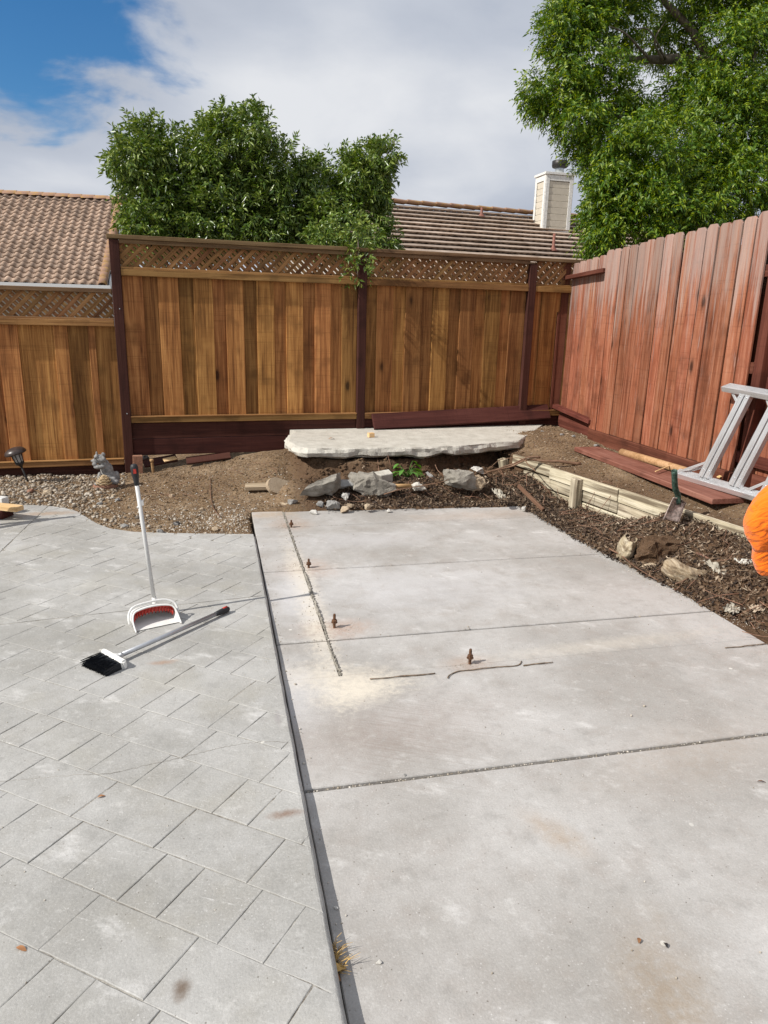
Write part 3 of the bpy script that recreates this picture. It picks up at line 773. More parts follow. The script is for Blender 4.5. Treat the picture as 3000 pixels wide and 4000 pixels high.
def lattice(parent, s0, s1, z0, z1, n0, pitch_=.117, w=.036, th=.007):
    for sign, nn, pitch_, w in ((1, n0, .104, .036), (-1, n0-.0085, .060, .031)):
        hgt = z1-z0; s = s0-hgt-.1+rnd.uniform(0, .05)
        while s < s1+hgt:
            hw = w/2*1.414
            e = rnd.uniform(-.004, .004)
            if sign > 0: poly = [(s-hw, z0-.02), (s+hw, z0-.02), (s+hw+hgt+.04+e, z1+.02), (s-hw+hgt+.04+e, z1+.02)]
            else: poly = [(s-hw+hgt, z0-.02), (s+hw+hgt, z0-.02), (s+hw-.04+e, z1+.02), (s-hw-.04+e, z1+.02)]
            poly = clip_rect(poly, s0, s1, z0, z1)
            if poly and len(poly) > 2:
                n = len(poly); V = [FP(a, nn+th/2, b) for a, b in poly]+[FP(a, nn-th/2, b) for a, b in poly]
                Fc = [tuple(range(n)), tuple(range(2*n-1, n-1, -1))]+[(i, n+i, n+(i+1) % n, (i+1) % n) for i in range(n)]
                # strip grain runs along its own length
                v = np.array([tuple(p) for p in V]); c = v.mean(0)
                ang = rad(45)*sign
                Mx = Matrix.Translation(Vector(c)) @ Matrix.Rotation(FPHI, 4, 'Z') @ Matrix.Rotation(-ang, 4, 'Y')
                Mi = Mx.inverted()
                link('lattice_strip', mesh([Mi @ Vector(p) for p in v], Fc), M['lattice'], parent, Mx)
            s += pitch_
def boards(parent, edges, first_front, z0, z1, n0, mat='cedar', prefix='fence_board'):
    front = first_front
    for i in range(len(edges)-1):
        a, b = edges[i], edges[i+1]
        nf = n0 if front else n0-.021
        ov = .0 if front else .02
        fbox(prefix, a-ov, b+ov, nf-.018, nf, z0+rnd.uniform(-.004, .004), z1, M[mat], parent, .0025, rnd.uniform(-.0015, .0015))
        front = not front
def build_tall_fence():
    t = thing('tall_fence', FP(0, 0, .0), 'tall brown board fence with lattice top behind the broken upper slab', 'fence')
    POST = (0.005, 2.42, 4.39)
    for i, s in enumerate(POST):
        fbox('post', s, s+.088, -.02, .07, -.15 if i == 0 else .25, 2.243 if i == 0 else 2.215, M['stain'], t, .004)
    fbox('top_cap', -.012, 2.6, -.03, .08, 2.25, 2.288, M['cap'], t, .003)
    fbox('top_cap', 2.602, 4.47, -.03, .08, 2.25, 2.286, M['cap'], t, .003)
    fbox('top_cap', 4.472, 5.3, -.03, .08, 2.249, 2.285, M['cap'], t, .003)
    fbox('fascia', .094, 2.418, .045, .062, 2.212, 2.249, M['cap'], t, .002); fbox('fascia', 2.512, 4.388, .045, .062, 2.212, 2.249, M['cap'], t, .002)
    bays = ((.094, 2.418), (2.51, 4.388), (4.48, 5.25))
    z4 = [135, 245, 325, 437, 520, 628, 700, 803, 880, 983, 1055, 1157, 1230, 1328, 1400, 1495]
    e1 = [.094+(x-135)/(1495-135)*(2.418-.094) for x in z4]
    z5 = [203, 270, 372, 446, 548, 617, 718, 790, 885, 958, 1056, 1120, 1222]
    e2 = [2.51+(x-203)/(1222-203)*(4.388-2.51) for x in z5]
    boards(t, e1, True, .585, 1.94, .02); boards(t, e2, False, .585, 1.94, .02)
    boards(t, [4.48, 4.59, 4.77, 4.90, 5.08, 5.25], False, .585, 1.94, .02)
    for a, b in bays:
        fbox('rail', a, b, .025, .065, 1.925, 1.985, M['cedar_h'], t, .003)
        fbox('rail', a, b, -.05, -.022, 1.92, 1.975, M['cedar_h'], t, .003)
        fbox('lattice_trim', a, b, .028, .05, 1.986, 2.006, M['cedar_h'], t, .002)
        fbox('rail', a, b, .022, .062, .525, .578, M['cedar_h'], t, .003)
        fbox('rail_ledge', a, b, .018, .07, .579, .592, M['cedar_h'], t, .002)
        lattice(t, a, b, 2.007, 2.249, .015)
        for z0, z1 in ((.19, .357), (.361, .523)):
            fbox('kickboard', a, b, .0, .035, z0, z1, M['stain_h'], t, .003)
    # nail heads on the end post
    for z in (1.62, .62):
        V, Fc = lathe_geo([(.006, 0), (.005, .002)], 8, Matrix.Translation(FP(.06, .071, z)) @ Matrix.Rotation(FPHI, 4, 'Z') @ Matrix.Rotation(PI/2, 4, 'X'))
        obj('nail_head', V, Fc, M['galv'], t)
build_tall_fence()
def build_low_fence():
    t = thing('low_fence', FP(-.9, 0, -.02), 'lower cedar board fence with lattice top left of the dark end post', 'fence')
    s0, s1 = -2.6, .0
    def sx(u): return float((ony(u, 1500, 7.42)-np.array([FA[0], FA[1], 0]))@np.array(FD))
    zoomx = [-620, -500, -420, -290, -205, -80, 0, 125, 350, 440, 570, 615, 745]
    ed = [sx(x*.6028+(14 if x > 0 else 10)) for x in zoomx]; ed[-1] = .0
    boards(t, ed, True, .14, 1.455, .01)
    fbox('top_cap', s0, s1, -.035, .06, 1.762, 1.80, M['cap'], t, .003)
    fbox('rail', s0, s1, .012, .052, 1.455, 1.512, M['cedar_h'], t, .003); fbox('lattice_trim', s0, s1, .02, .045, 1.513, 1.53, M['cedar_h'], t)
    fbox('rail', s0, s1, .012, .05, .105, .155, M['cedar_h'], t, .003); fbox('rail_ledge', s0, s1, .01, .056, .156, .168, M['cedar_h'], t)
    fbox('kickboard', s0, s1, -.03, .0, -.14, .103, M['stain_h'], t)
    lattice(t, s0, s1, 1.531, 1.761, .008)
    fbox('post', s0-.1, s0-.005, -.04, .05, -.15, 1.76, M['stain'], t)
build_low_fence()

RX = 3.93
def build_red_fence():
    t = thing('red_fence', (RX, 6.0, .36), 'red stained dog-ear board fence along the right side', 'fence')
    def dogear(y0, y1, z0, z1, x, c=.028, th=.017, lean=0.):
        """board facing -x, with clipped upper corners, built in its own frame"""
        w = y1-y0; h = z1-z0
        prof = [(-w/2, -h/2), (w/2, -h/2), (w/2, h/2-c), (w/2-c, h/2), (-w/2+c, h/2), (-w/2, h/2-c)]
        bow = rnd.uniform(-.003, .003)
        n = len(prof); V = [(-th/2, a, b) for a, b in prof]+[(th/2, a, b) for a, b in prof]
        Fc = [tuple(range(n-1, -1, -1)), tuple(range(n, 2*n))]+[(i, (i+1) % n, n+(i+1) % n, n+i) for i in range(n)]
        bm = bmesh.new(); bv = [bm.verts.new(v) for v in V]
        for f in Fc: bm.faces.new([bv[i] for i in f])
        bmesh.ops.recalc_face_normals(bm, faces=bm.faces[:]); bmesh.ops.bevel(bm, geom=bm.edges[:], offset=.0022, segments=1, affect='EDGES')
        Mx = Matrix.Translation(Vector((x, (y0+y1)/2, (z0+z1)/2))) @ Euler((rnd.uniform(-.004, .004)+lean, rnd.uniform(-.004, .004), rnd.uniform(-.012, .012))).to_matrix().to_4x4()
        link('fence_board', bm_mesh(bm), M['redwood'], t, Mx)
    # long section, boards on the yard side
    y = 6.975; i = 0
    while y > 4.74:
        w = .1325+rnd.uniform(-.004, .003)
        top = 2.315+.042*(7.0-y)+rnd.uniform(-.008, .008)
        dogear(y-w, y, .495, top, RX+rnd.choice((-.004, .0, .006)), rnd.uniform(.02, .03))
        y -= w+rnd.choice((.005, .008, .011, .016)); i += 1
    yend = y
    yy = 7.0-.07
    while yy > yend+.1:
        box('gap_backing', (.016, .137, 1.70), (RX+.058, yy-.0685, 1.36), M['redtrim'], t); yy -= .1425  # backing strips added so the gaps between the front boards look dark
    # first bay: boards behind a frame, in the corner
    y = 7.80
    for k in range(6):
        w = .137; dogear(y-w, y, .57, 2.245+.01*k, RX+.062, .026); y -= w+rnd.uniform(.002, .006)
    box('corner_post', (.09, .09, 1.95), (RX+.005, 7.875, 1.28), M['redpost'], t, bev=.004)
    box('post_trim', (.03, .07, 1.3), (RX-.058, 7.86, 1.06), M['redpost'], t, bev=.003)
    box('top_trim', (.075, .88, .042), (RX+.005, 7.42, 2.105), M['redtrim'], t, (-.045, 0, 0), .003)
    box('bottom_trim', (.085, .90, .042), (RX+.002, 7.40, .60), M['redtrim'], t, (.07, 0, 0), .003)
    box('kickboard', (.035, .84, .19), (RX+.055, 7.39, .465), M['redtrim'], t, bev=.003)
    box('kickboard', (.036, 6.93-yend+.10, .155), (RX-.027, (6.93+yend-.10)/2, .418), M['redtrim'], t, (0, 0, 0), .003)
    # rails and posts behind
    for z in (.62, 1.3, 2.0): box('rail', (.036, 2.3, .085), (RX+.029, 5.83, z), M['redtrim'], t)
    box('post', (.088, .088, 2.2), (RX+.06, yend-.06, 1.25), M['redpost'], t)
    # next bay, set back
    y = yend+.16
    for k in range(16):
        w = .137; dogear(y-w, y, .50, 2.44+.004*k, RX+.12, .026); y -= w+rnd.uniform(.002, .007)
    for z in (.60, 1.2, 2.05): box('rail', (.036, 1.95, .088), (RX+.093, yend-1.08, z), M['redtrim'], t)
    box('kickboard', (.035, 1.95, .2), (RX+.10, yend-1.08, .40), M['redtrim'], t)
    return yend
RY_END = build_red_fence()

# ================================================================== UPPER SLAB AND RETAINING WALL
def build_upper_slab():
    z = .42
    top = [(1205, 1752), (1268, 1751), (1360, 1750), (1450, 1749), (1540, 1748), (1620, 1747), (1700, 1745), (1790, 1742), (1860, 1736), (1925, 1729), (1980, 1725), (2026, 1721), (2045, 1708), (2080, 1685), (2135, 1650)]
    left = [(1158, 1684), (1140, 1700), (1128, 1722), (1170, 1745)]
    front = [onz(u, v, z)[:2] for u, v in top]; lf = [onz(u, v, z)[:2] for u, v in left]
    bx = [(3.9, fence_y(3.9)-.01), (2.4, fence_y(2.4)-.01), (.74, fence_y(.74)-.03)]
    poly = lf+front+bx
    # densify and roughen
    P = []
    for i in range(len(poly)):
        a, b = np.array(poly[i]), np.array(poly[(i+1) % len(poly)]); k = max(1, int(np.linalg.norm(b-a)/.03))
        for j in range(k): P.append(a+(b-a)*j/k)
    P = np.array(P); n = len(P); c = P.mean(0); V = []; Fc = []
    lay = [(0, 0.), (-.012, .008), (-.04, .016), (-.075, .012), (-.098, -.05)]
    for li, (dz, out) in enumerate(lay):
        for i, p in enumerate(P):
            d = (P[(i+1) % n]-P[i-1]); d /= np.linalg.norm(d)+1e-9; nr = np.array([d[1], -d[0]])
            rough = p[1] < fence_y(p[0])-.12
            leftish = smooth01(1.05, .72, p[0])
            j1 = mnoise.noise(Vector((p[0]*9, p[1]*9, li*1.7))); j2 = mnoise.noise(Vector((p[0]*26, p[1]*26, li*3.1)))
            o = (out*(1+2.2*leftish)+(.018+.018*leftish)*j1+.012*j2)*(1 if rough else 0)*(1 if li else .35)
            q = p+nr*o
            V.append((q[0], q[1], z+dz*(1+.35*mnoise.noise(Vector((p[0]*5, 1, 7))))+(0 if li == 0 else .010*j2)))
    for li in range(len(lay)-1):
        for i in range(n): Fc.append((li*n+i, (li+1)*n+i, (li+1)*n+(i+1) % n, li*n+(i+1) % n))
    Fc.append(tuple(range(n))); Fc.append(tuple(range(len(lay)*n-1, (len(lay)-1)*n-1, -1)))
    o = obj('broken_slab', V, Fc, M['slabold'])
    tag(o, 'raised pale concrete slab with a broken front edge below the tall fence', 'slab')
build_upper_slab()

def build_wall():
    p0, p1 = Vector((wall_x(6.62), 6.62, 0)), Vector((wall_x(2.6), 2.6, 0))
    d = (p1-p0).normalized(); nv = Vector((d.y, -d.x, 0))      # towards the slab
    if nv.x > 0: nv = -nv
    t = thing('retaining_wall', p0, 'low cream painted timber retaining wall beside the mulch bed', 'retaining wall')
    L = (p1-p0).length
    def seg(a, b, z0, z1, off, mat='paintwood', th=.038, ang=0.):
        A = p0+d*a+nv*off; B = p0+d*b+nv*off
        o = beam('wall_board', (A.x, A.y, (z0+z1)/2), (B.x, B.y, (z0+z1)/2), th, z1-z0, M[mat], t, bev=.004)
        return o
    seg(.10, .72, .215, .315, .0); seg(.72, 1.62, .20, .305, .012); seg(1.624, 4.1, .195, .305, .006)
    seg(.3, 1.62, .10, .196, .0); seg(1.624, 4.1, .09, .191, -.004); seg(.3, 4.1, -.05, .086, -.002)
    def stake(s, w, z1, off, rot=False, lean=0.):
        A = p0+d*s+nv*off
        link('stake', box_me(w, .075, z1+.1, .004), M['paintwood'], t, frame_M((A.x, A.y, (z1-.1)/2), d) @ Matrix.Rotation(PI/2, 4, 'Y') @ Matrix.Scale(1, 4)) if False else link('stake', box_me(z1+.1, .07, w, .004), M['paintwood'], t, frame_M((A.x, A.y, (z1-.1)/2), (lean, 0, 1), tuple(d)))
    def sfind(u, v, z):
        q = onz(u, v, z); return (Vector((q[0], q[1], 0))-p0).dot(d)
    stake(sfind(2300, 1868, .29), .088, .295, .062); stake(sfind(2800, 2035, .24), .09, .245, .062); stake(.06, .09, .27, .06, lean=-.25)
    return p0, d, nv
WALL = build_wall()

# ================================================================== NEIGHBOURING HOUSES
def build_left_house():
    e = Vector((math.cos(rad(-1.5)), math.sin(rad(-1.5)), 0)); f = Vector((-e.y, e.x, 0))
    R0 = Vector((-3.80, 28.1, 2.45))       # lower right corner of the tiled slope
    slope = rad(31.5); up = f*math.cos(slope)+Vector((0, 0, math.sin(slope))); nr = up.cross(e)*-1
    if nr.z < 0: nr = -nr
    RUN = 6.9; WID = 9.0
    t = thing('tiled_house', R0+f*3-Vector((2, 0, 2.45)), 'house with brown barrel-tile roof showing over the low fence', 'house')
    def pt(a, b, h=0.): return R0-e*a+up*b+nr*h
    # walls, roof deck
    V = []; w0, w1 = .6, WID
    base = [R0-e*w0+f*.7, R0-e*w1+f*.7, R0-e*w1+f*11, R0-e*w0+f*11]
    ridge_h = 2.45+RUN*math.sin(slope)
    V = [Vector((p.x, p.y, -.2)) for p in base]+[Vector((p.x, p.y, 2.75)) for p in base]
    mid0 = R0-e*w0+f*RUN*math.cos(slope); mid1 = R0-e*w1+f*RUN*math.cos(slope)
    V += [Vector((mid0.x, mid0.y, ridge_h-.12)), Vector((mid1.x, mid1.y, ridge_h-.12))]
    obj('wall', V, [(0, 1, 5, 4), (1, 2, 6, 9, 5), (2, 3, 7, 6), (3, 0, 4, 8, 7)], M['stucco'], t)
    rp = [pt(-.05, -.05, -.03), pt(WID, -.05, -.03), pt(WID, RUN, -.03), pt(-.05, RUN, -.03)]
    dk = rp+[p-Vector((0, 0, .10)) for p in rp]
    roof = obj('roof', dk, [(0, 3, 2, 1), (4, 5, 6, 7), (0, 1, 5, 4), (1, 2, 6, 5), (2, 3, 7, 6), (3, 0, 4, 7)], M['tile_ridge'], t)
    bk = [pt(-.05, RUN, -.03), pt(WID, RUN, -.03)]; bk2 = [p+f*6.0-Vector((0, 0, 3.6)) for p in bk]
    obj('back_slope', [bk[0], bk[1], bk2[1], bk2[0]], [(0, 1, 2, 3)], M['tile_ridge'], t)
    # S tiles: one shared mesh
    tw, tl = .312, .345; n = 8; TV = []; TF = []
    for j, (yy, lift) in enumerate(((0, .062), (.43, .012))):
        for k in range(n+1):
            s = k/n
            z = .068*math.sin(min(s/.66, 1)*PI) if s < .66 else -.010*math.sin((s-.66)/.34*PI)
            TV.append((s*tw-tw/2, yy, z+lift))
    for k in range(n+1):
        a = TV[k]; TV.append((a[0], a[1]+.012, a[2]-.05))
    TF = [(k, k+1, n+2+k, n+1+k) for k in range(n)]+[(k+1, k, 2*n+2+k, 2*n+3+k) for k in range(n)]
    tm = mesh(TV, TF, True); tm.materials.append(M['tile'])
    rows = int(RUN/tl); cols = int(WID/tw); allT = []
    for rI in range(rows+1):
        for cI in range(cols):
            a = .16+tw/2+cI*tw; b = rI*tl-.02
            if b > RUN-.1: continue
            allT.append((a, b))
    def sc(a, b):
        p = pt(a, b); dd = RM.T @ (np.array(p)-CAMP); u = CX+F*dd[0]/dd[2]; v = CY+F*dd[1]/dd[2]; return u, v
    Mrot = Matrix.Identity(4)
    for i in range(3): Mrot[i][0], Mrot[i][1], Mrot[i][2] = e[i], up[i], nr[i]
    vis = [q for q in allT if sc(*q)[0] > -25]; vis.sort(key=lambda q: q[1]); first = set(vis[:300])
    rest = []
    for q in allT:
        Mt = Matrix.Translation(pt(*q)+nr*rnd.uniform(-.004, .006)) @ Mrot @ Matrix.Rotation(rnd.uniform(-.012, .012), 4, 'Z')
        if q in first: link('roof_tile', tm, None, roof, Mt)
        else: rest.append(Mt)
    bv, bf = [], []
    for Mt in rest:
        o0 = len(bv); bv += [Mt @ Vector(v) for v in TV]; bf += [tuple(o0+i for i in f_) for f_ in TF]
    if bv: o = obj('roof_tiles', bv, bf, M['tile'], roof, True); o['kind'] = 'stuff'
    # ridge and rake caps
    def cap_me(w, l, h):
        V = []; m = 7
        for yy, k in ((0, 1.06), (l, .94)):
            for i in range(m): a = PI*i/(m-1); V.append((math.cos(a)*w/2*k, yy, math.sin(a)*h*k-.02))
        V += [(v[0]*.9, v[1], v[2]-.03) for v in V[:m]]
        return mesh(V, [(i+1, i, m+i, m+i+1) for i in range(m-1)]+[(i, i+1, 2*m+i+1, 2*m+i) for i in range(m-1)], True)
    cm = cap_me(.34, .40, .13); cm.materials.append(M['tile_ridge'])
    for k in range(int(RUN/.345)+1):
        Mt = Matrix.Translation(pt(.02, k*.345-.05, .055)) @ Mrot @ Matrix.Rotation(.07, 4, 'X')
        link('rake_tile', cm, None, roof, Mt)
    rm = cap_me(.36, .54, .15); rm.materials.append(M['tile_ridge'])
    for k in range(int(WID/.5)+1):
        p = pt(.05+k*.5, RUN, .05)
        Mt = Matrix.Translation(p) @ frame_M((0, 0, 0), -f, (0, 0, 1)) @ Matrix.Rotation(.06, 4, 'X')
        link('ridge_tile', rm, None, roof, Mt)
    beam('gutter', R0-e*(-.25)-f*.08+Vector((0, 0, -.04)), R0-e*WID-f*.08+Vector((0, 0, -.04)), .12, .11, M['gutter'], t)
    beam('fascia_board', R0+e*.18+Vector((0, 0, -.13)), R0+e*.18+up*RUN+Vector((0, 0, -.13)), .04, .22, M['gutter'], t)
    # string of bulbs lying along the ridge
    pts = [pt(.3+k*.55, RUN-.62+.05*math.sin(k*1.9)+.04*(k % 2), .17) for k in range(14)]
    tube('light_string', pts, .009, M['blackrubber'], roof, 5)
    tube('vent_hose', curve_pts([pt(-.35, -.35, .0), pt(-.38, .1, .3), pt(-.30, .3, .45), pt(-.2, .1, .2), pt(-.15, -.2, -.1)], 14), .03, M['blackrubber'], t, 6)
    ds = R0+e*.42-f*.1
    beam('downspout', ds+Vector((0, 0, -2.5)), ds+Vector((.0, 0, .25)), .09, .07, M['gutter'], t, (0, 1, 0))
build_left_house()

def build_right_house():
    ang = rad(6.4); e = Vector((math.cos(ang), math.sin(ang), 0)); f = Vector((-e.y, e.x, 0))
    a0 = onz(1536, 801, 4.5); P0 = Vector(a0)-e*2.6; LEN = 12.0
    slope = rad(24); dnv = -f*math.cos(slope)-Vector((0, 0, math.sin(slope))); nr = e.cross(-dnv); nr = nr if nr.z > 0 else -nr
    RUN = 7.2; ex = .335
    t = thing('shingle_house', P0+e*5-f*3-Vector((0, 0, 4.5)), 'house with pale brown flat-tile roof behind the tall fence', 'house')
    def pt(a, b, h=0.): return P0+e*a+dnv*b+nr*h
    rp = [pt(0, -.02, -.06), pt(LEN, -.02, -.06), pt(LEN, RUN, -.06), pt(0, RUN, -.06)]
    dk = rp+[p-Vector((0, 0, .12)) for p in rp]
    roof = obj('roof', dk, [(0, 3, 2, 1), (4, 5, 6, 7), (0, 1, 5, 4), (1, 2, 6, 5), (2, 3, 7, 6), (3, 0, 4, 7)], M['blackmetal'], t)
    b2 = [p+f*13.0 for p in (rp[3], rp[2])]
    obj('back_slope', [rp[0], rp[1], b2[1], b2[0]], [(0, 1, 2, 3)], M['flattile'], t)
    wl = [P0+e*.3-f*6.0, P0+e*(LEN-.3)-f*6.0, P0+e*(LEN-.3)+f*6.0, P0+e*.3+f*6.0]
    top = P0.z-RUN*math.sin(slope)+.2
    V = [Vector((p.x, p.y, -.2)) for p in wl]+[Vector((p.x, p.y, top)) for p in wl]+[Vector((*(P0+e*.3).xy, P0.z-.15)), Vector((*(P0+e*(LEN-.3)).xy, P0.z-.15))]
    obj('wall', V, [(0, 1, 5, 4), (2, 3, 7, 6), (1, 2, 6, 9, 5), (3, 0, 4, 8, 7)], M['stucco'], t)
    nC = int(RUN/ex); seg = int(LEN/.085)
    for k in range(nC):
        b0 = k*ex-.05; b1 = b0+ex+.05; V = []; Fc = []
        for i in range(seg+1):
            a = LEN*i/seg; tile = int(a/.34)
            r = ((tile*7919+k*104729) % 97)/97.
            wob = .006*(r-.5)
            V.append(pt(a, b0, .005+wob)); V.append(pt(a, b1+.012*(r-.5), .082+wob)); V.append(pt(a, b1+.012*(r-.5)-.05, .03 if i % 2 else .008))
        for i in range(seg):
            o0 = 3*i
            Fc.append((o0, o0+1, o0+4, o0+3)); Fc.append((o0+1, o0+2, o0+5, o0+4))
        obj('tile_course', V, Fc, M['flattile'], roof)
    rm = None
    for k in range(int(LEN/.42)):
        A = pt(k*.42, -.06, .10); B = pt(k*.42+.46, -.06, .075)
        beam('ridge_tile', A, B, .30, .085, M['tile_ridge'], roof, bev=.03)
    # vent pipes
    for (u, v, h) in ((1880, 853, .22), (2160, 985, .38)):
        # foot of the pipe on the roof plane
        r_ = Vector(ray(u, v)); tt = (P0-Vector(CAMP)).dot(nr)/r_.dot(nr); p = Vector(CAMP)+r_*tt
        V, Fc = lathe_geo([(.12, .02), (.10, .05), (.05, .11), (.036, .14), (.034, h+.06), (.03, h+.06)], 14, Matrix.Translation(p))
        obj('vent_pipe', V, Fc, M['flash'], roof, True)
    # chimney
    w, dpt = .80, .60
    r_ = Vector(ray(2170, 905)); tt = (P0-Vector(CAMP)).dot(nr)/r_.dot(nr); base = Vector(CAMP)+r_*tt
    ca = rad(1.5); ce = Vector((math.cos(ca), math.sin(ca), 0)); cf = Vector((-ce.y, ce.x, 0))
    zb, zt = base.z-.12, base.z+1.42
    ch = box('chimney', (w-.05, dpt-.05, zt-zb), base+cf*dpt/2+Vector((0, 0, (zt+zb)/2-base.z)), M['bark'], t, (0, 0, ca), .002)  # dark core: shadow lines between the siding boards put into its colour
    cen = base+cf*dpt/2
    def cb(name, sx, sy, sz, a, b, z, mat, rot=(0, 0, 0)):
        return box(name, (sx, sy, sz), cen+ce*a+cf*b+Vector((0, 0, z-base.z)), M[mat], ch, (rot[0], rot[1], ca+rot[2]), .003)
    for a in (-1, 1):
        cb('corner_board', .10, .022, zt-zb-.02, a*(w/2-.05), -dpt/2-.009, (zt+zb)/2+.03, 'whitetrim')
        cb('corner_board', .022, .10, zt-zb-.02, -w/2-.009, a*(dpt/2-.045), (zt+zb)/2+.03, 'whitetrim')
        cb('corner_board', .022, .10, zt-zb-.02, w/2+.009, a*(dpt/2-.045), (zt+zb)/2+.03, 'whitetrim')
    nS = 8; sh = (zt-.16-(zb+.08))/nS
    for k in range(nS):
        z = zb+.08+sh*(k+.5)
        for sg in (-1, 1):
            cb('siding_board', w-.204, .018, sh-.009, 0, sg*(dpt/2-.014), z, 'siding', (-sg*rad(4.), 0, 0))
            cb('siding_board', .018, dpt-.19, sh-.009, sg*(w/2-.014), 0, z, 'siding', (0, sg*rad(4.), 0))
    cb('frieze', w-.202, .02, .14, 0, -dpt/2-.007, zt-.08, 'whitetrim'); cb('frieze', .02, dpt-.192, .14, -w/2-.007, 0, zt-.08, 'whitetrim')
    cb('chimney_cap', w+.09, dpt+.09, .06, 0, 0, zt+.03, 'whitetrim')
    cb('base_board', w-.06, .03, .13, 0, -dpt/2-.02, zb+.10, 'whitetrim')
    cb('flashing', w+.06, .10, .05, 0, -dpt/2-.06, zb+.03, 'flash', (rad(24), 0, 0))
    V, Fc = lathe_geo([(.12, zt+.055), (.12, zt+.26), (.11, zt+.27)], 16, Matrix.Translation((cen.x+.12, cen.y, 0))); obj('flue_pipe', V, Fc, M['galv'], ch, True)
    V, Fc = lathe_geo([(.13, zt+.22), (.20, zt+.245), (.215, zt+.29), (.215, zt+.40), (.20, zt+.41), (.02, zt+.415)], 20, Matrix.Translation((cen.x+.12, cen.y, 0))); obj('flue_cap', V, Fc, M['blackmetal'], ch, True)
build_right_house()

# ================================================================== TREES
def leaf_cloud(stems, n_leaf, ll, lw, seed, droop, pinnate=False):
    """stems: (n,3) root, (n,3) direction, (n,) length -> vertex array, face array of folded leaves"""
    g = np.random.default_rng(seed)
    P, D, Ls = stems; n = len(P)
    def nrm(a): return a/(np.linalg.norm(a, axis=-1, keepdims=True)+1e-9)
    t = np.linspace(.12, 1., n_leaf)
    rootp = P[:, None, :]+D[:, None, :]*(Ls[:, None]*t)[..., None]
    rootp[..., 2] -= droop*(Ls[:, None]*t**2)
    tang = D[:, None, :]*np.ones((1, n_leaf, 1)); tang = tang.copy(); tang[..., 2] -= 2*droop*t; tang = nrm(tang)
    rv = g.normal(size=(n, 1, 3)) if pinnate else g.normal(size=(n, n_leaf, 3))
    side = nrm(np.cross(tang, rv+np.zeros_like(tang)))
    sgn = np.where(np.arange(n_leaf) % 2 == 0, 1., -1.)[None, :, None]
    if pinnate: ld_ = nrm(side*sgn*1.0+tang*.55+g.normal(size=tang.shape)*.16); ld_[..., 2] -= .12; ld_ = nrm(ld_)
    else: ld_ = nrm(side*1.0+tang*.75+g.normal(size=tang.shape)*.25)
    if pinnate: ld_[:, -1] = tang[:, -1]
    up = nrm(np.cross(ld_, side if not pinnate else np.cross(tang, side)+g.normal(size=tang.shape)*.3)+g.normal(size=tang.shape)*.25)
    wd = nrm(np.cross(ld_, up)); nr = np.cross(wd, ld_)
    l = ll*g.uniform(.5, 1.3, size=(n, n_leaf, 1)); w = lw*g.uniform(.8, 1.2, size=(n, n_leaf, 1))
    a = rootp; tip = rootp+ld_*l-np.array([0, 0, 1.])*l*.18
    m1 = rootp+ld_*l*.45+wd*w*.5+nr*w*.22; m2 = rootp+ld_*l*.45-wd*w*.5+nr*w*.22
    V = np.stack([a, m1, tip, m2], 2).reshape(-1, 3)
    k = np.arange(len(V)//4)*4
    Fc = np.concatenate([np.stack([k, k+1, k+2], 1), np.stack([k, k+2, k+3], 1)])
    return V, Fc
def fast_mesh(V, Fc, smooth=False):
    me = bpy.data.meshes.new('leaves'); me.vertices.add(len(V)); me.vertices.foreach_set('co', np.asarray(V, np.float32).ravel())
    n = len(Fc); k = Fc.shape[1]; me.loops.add(n*k); me.loops.foreach_set('vertex_index', np.asarray(Fc, np.int32).ravel())
    me.polygons.add(n); me.polygons.foreach_set('loop_start', np.arange(0, n*k, k, dtype=np.int32)); me.polygons.foreach_set('loop_total', np.full(n, k, np.int32))
    if smooth: me.polygons.foreach_set('use_smooth', np.ones(n, bool))
    me.update(calc_edges=True); me.validate(); return me
def blob_stems(blobs, per_m2, seed, inward=.35, dirf=None, length=(.12, .3), clump=None, cs=(2.4, 2.4, 2.4)):
    g = np.random.default_rng(seed); Ps, Ds, Lsx = [], [], []
    for (c, r, dens) in blobs:
        r = np.array(r); n = int(per_m2*dens*4*PI*((r[0]*r[1]+r[0]*r[2]+r[1]*r[2])/3))
        d = g.normal(size=(n, 3)); d /= np.linalg.norm(d, axis=1, keepdims=True)
        # lumpy surface so the outline is uneven
        lump = np.array([mnoise.noise(Vector(x*2.6+np.array(c)*1.7)) for x in d])*.30+np.array([mnoise.noise(Vector(x*6.5+np.array(c))) for x in d])*.16
        depth = np.where(g.random(n) < .70, 1-g.random(n)**1.6*inward, g.uniform(.25, .9, n))
        p = np.array(c)+d*r*((1+lump)*depth)[:, None]
        if clump:
            cn = np.array([mnoise.noise(Vector(x*np.array(cs)))+.5*mnoise.noise(Vector(x*np.array(cs)*2.3)) for x in p]); kp = (cn > clump-.45*g.random(n)**3) | (depth < .55); p, d, n = p[kp], d[kp], int(kp.sum())
        o = d/np.array(r); o /= np.linalg.norm(o, axis=1, keepdims=True)
        q = dirf(o, g)
        Ps.append(p); Ds.append(q/np.linalg.norm(q, axis=1, keepdims=True)); Lsx.append(g.uniform(*length, n))
    return np.concatenate(Ps), np.concatenate(Ds), np.concatenate(Lsx)
def limb(name, ctrl, r0, r1, mat, parent, n=8, seg=16):
    pts = curve_pts(ctrl, seg); k = len(pts)
    pts = [p+Vector((mnoise.noise(p*2.3), mnoise.noise(p*2.3+Vector((5, 0, 0))), 0))*.04*(i/(k-1)) for i, p in enumerate(pts)]
    return tube(name, pts, [r0+(r1-r0)*(i/(k-1)) for i in range(k)], mat, parent, n)
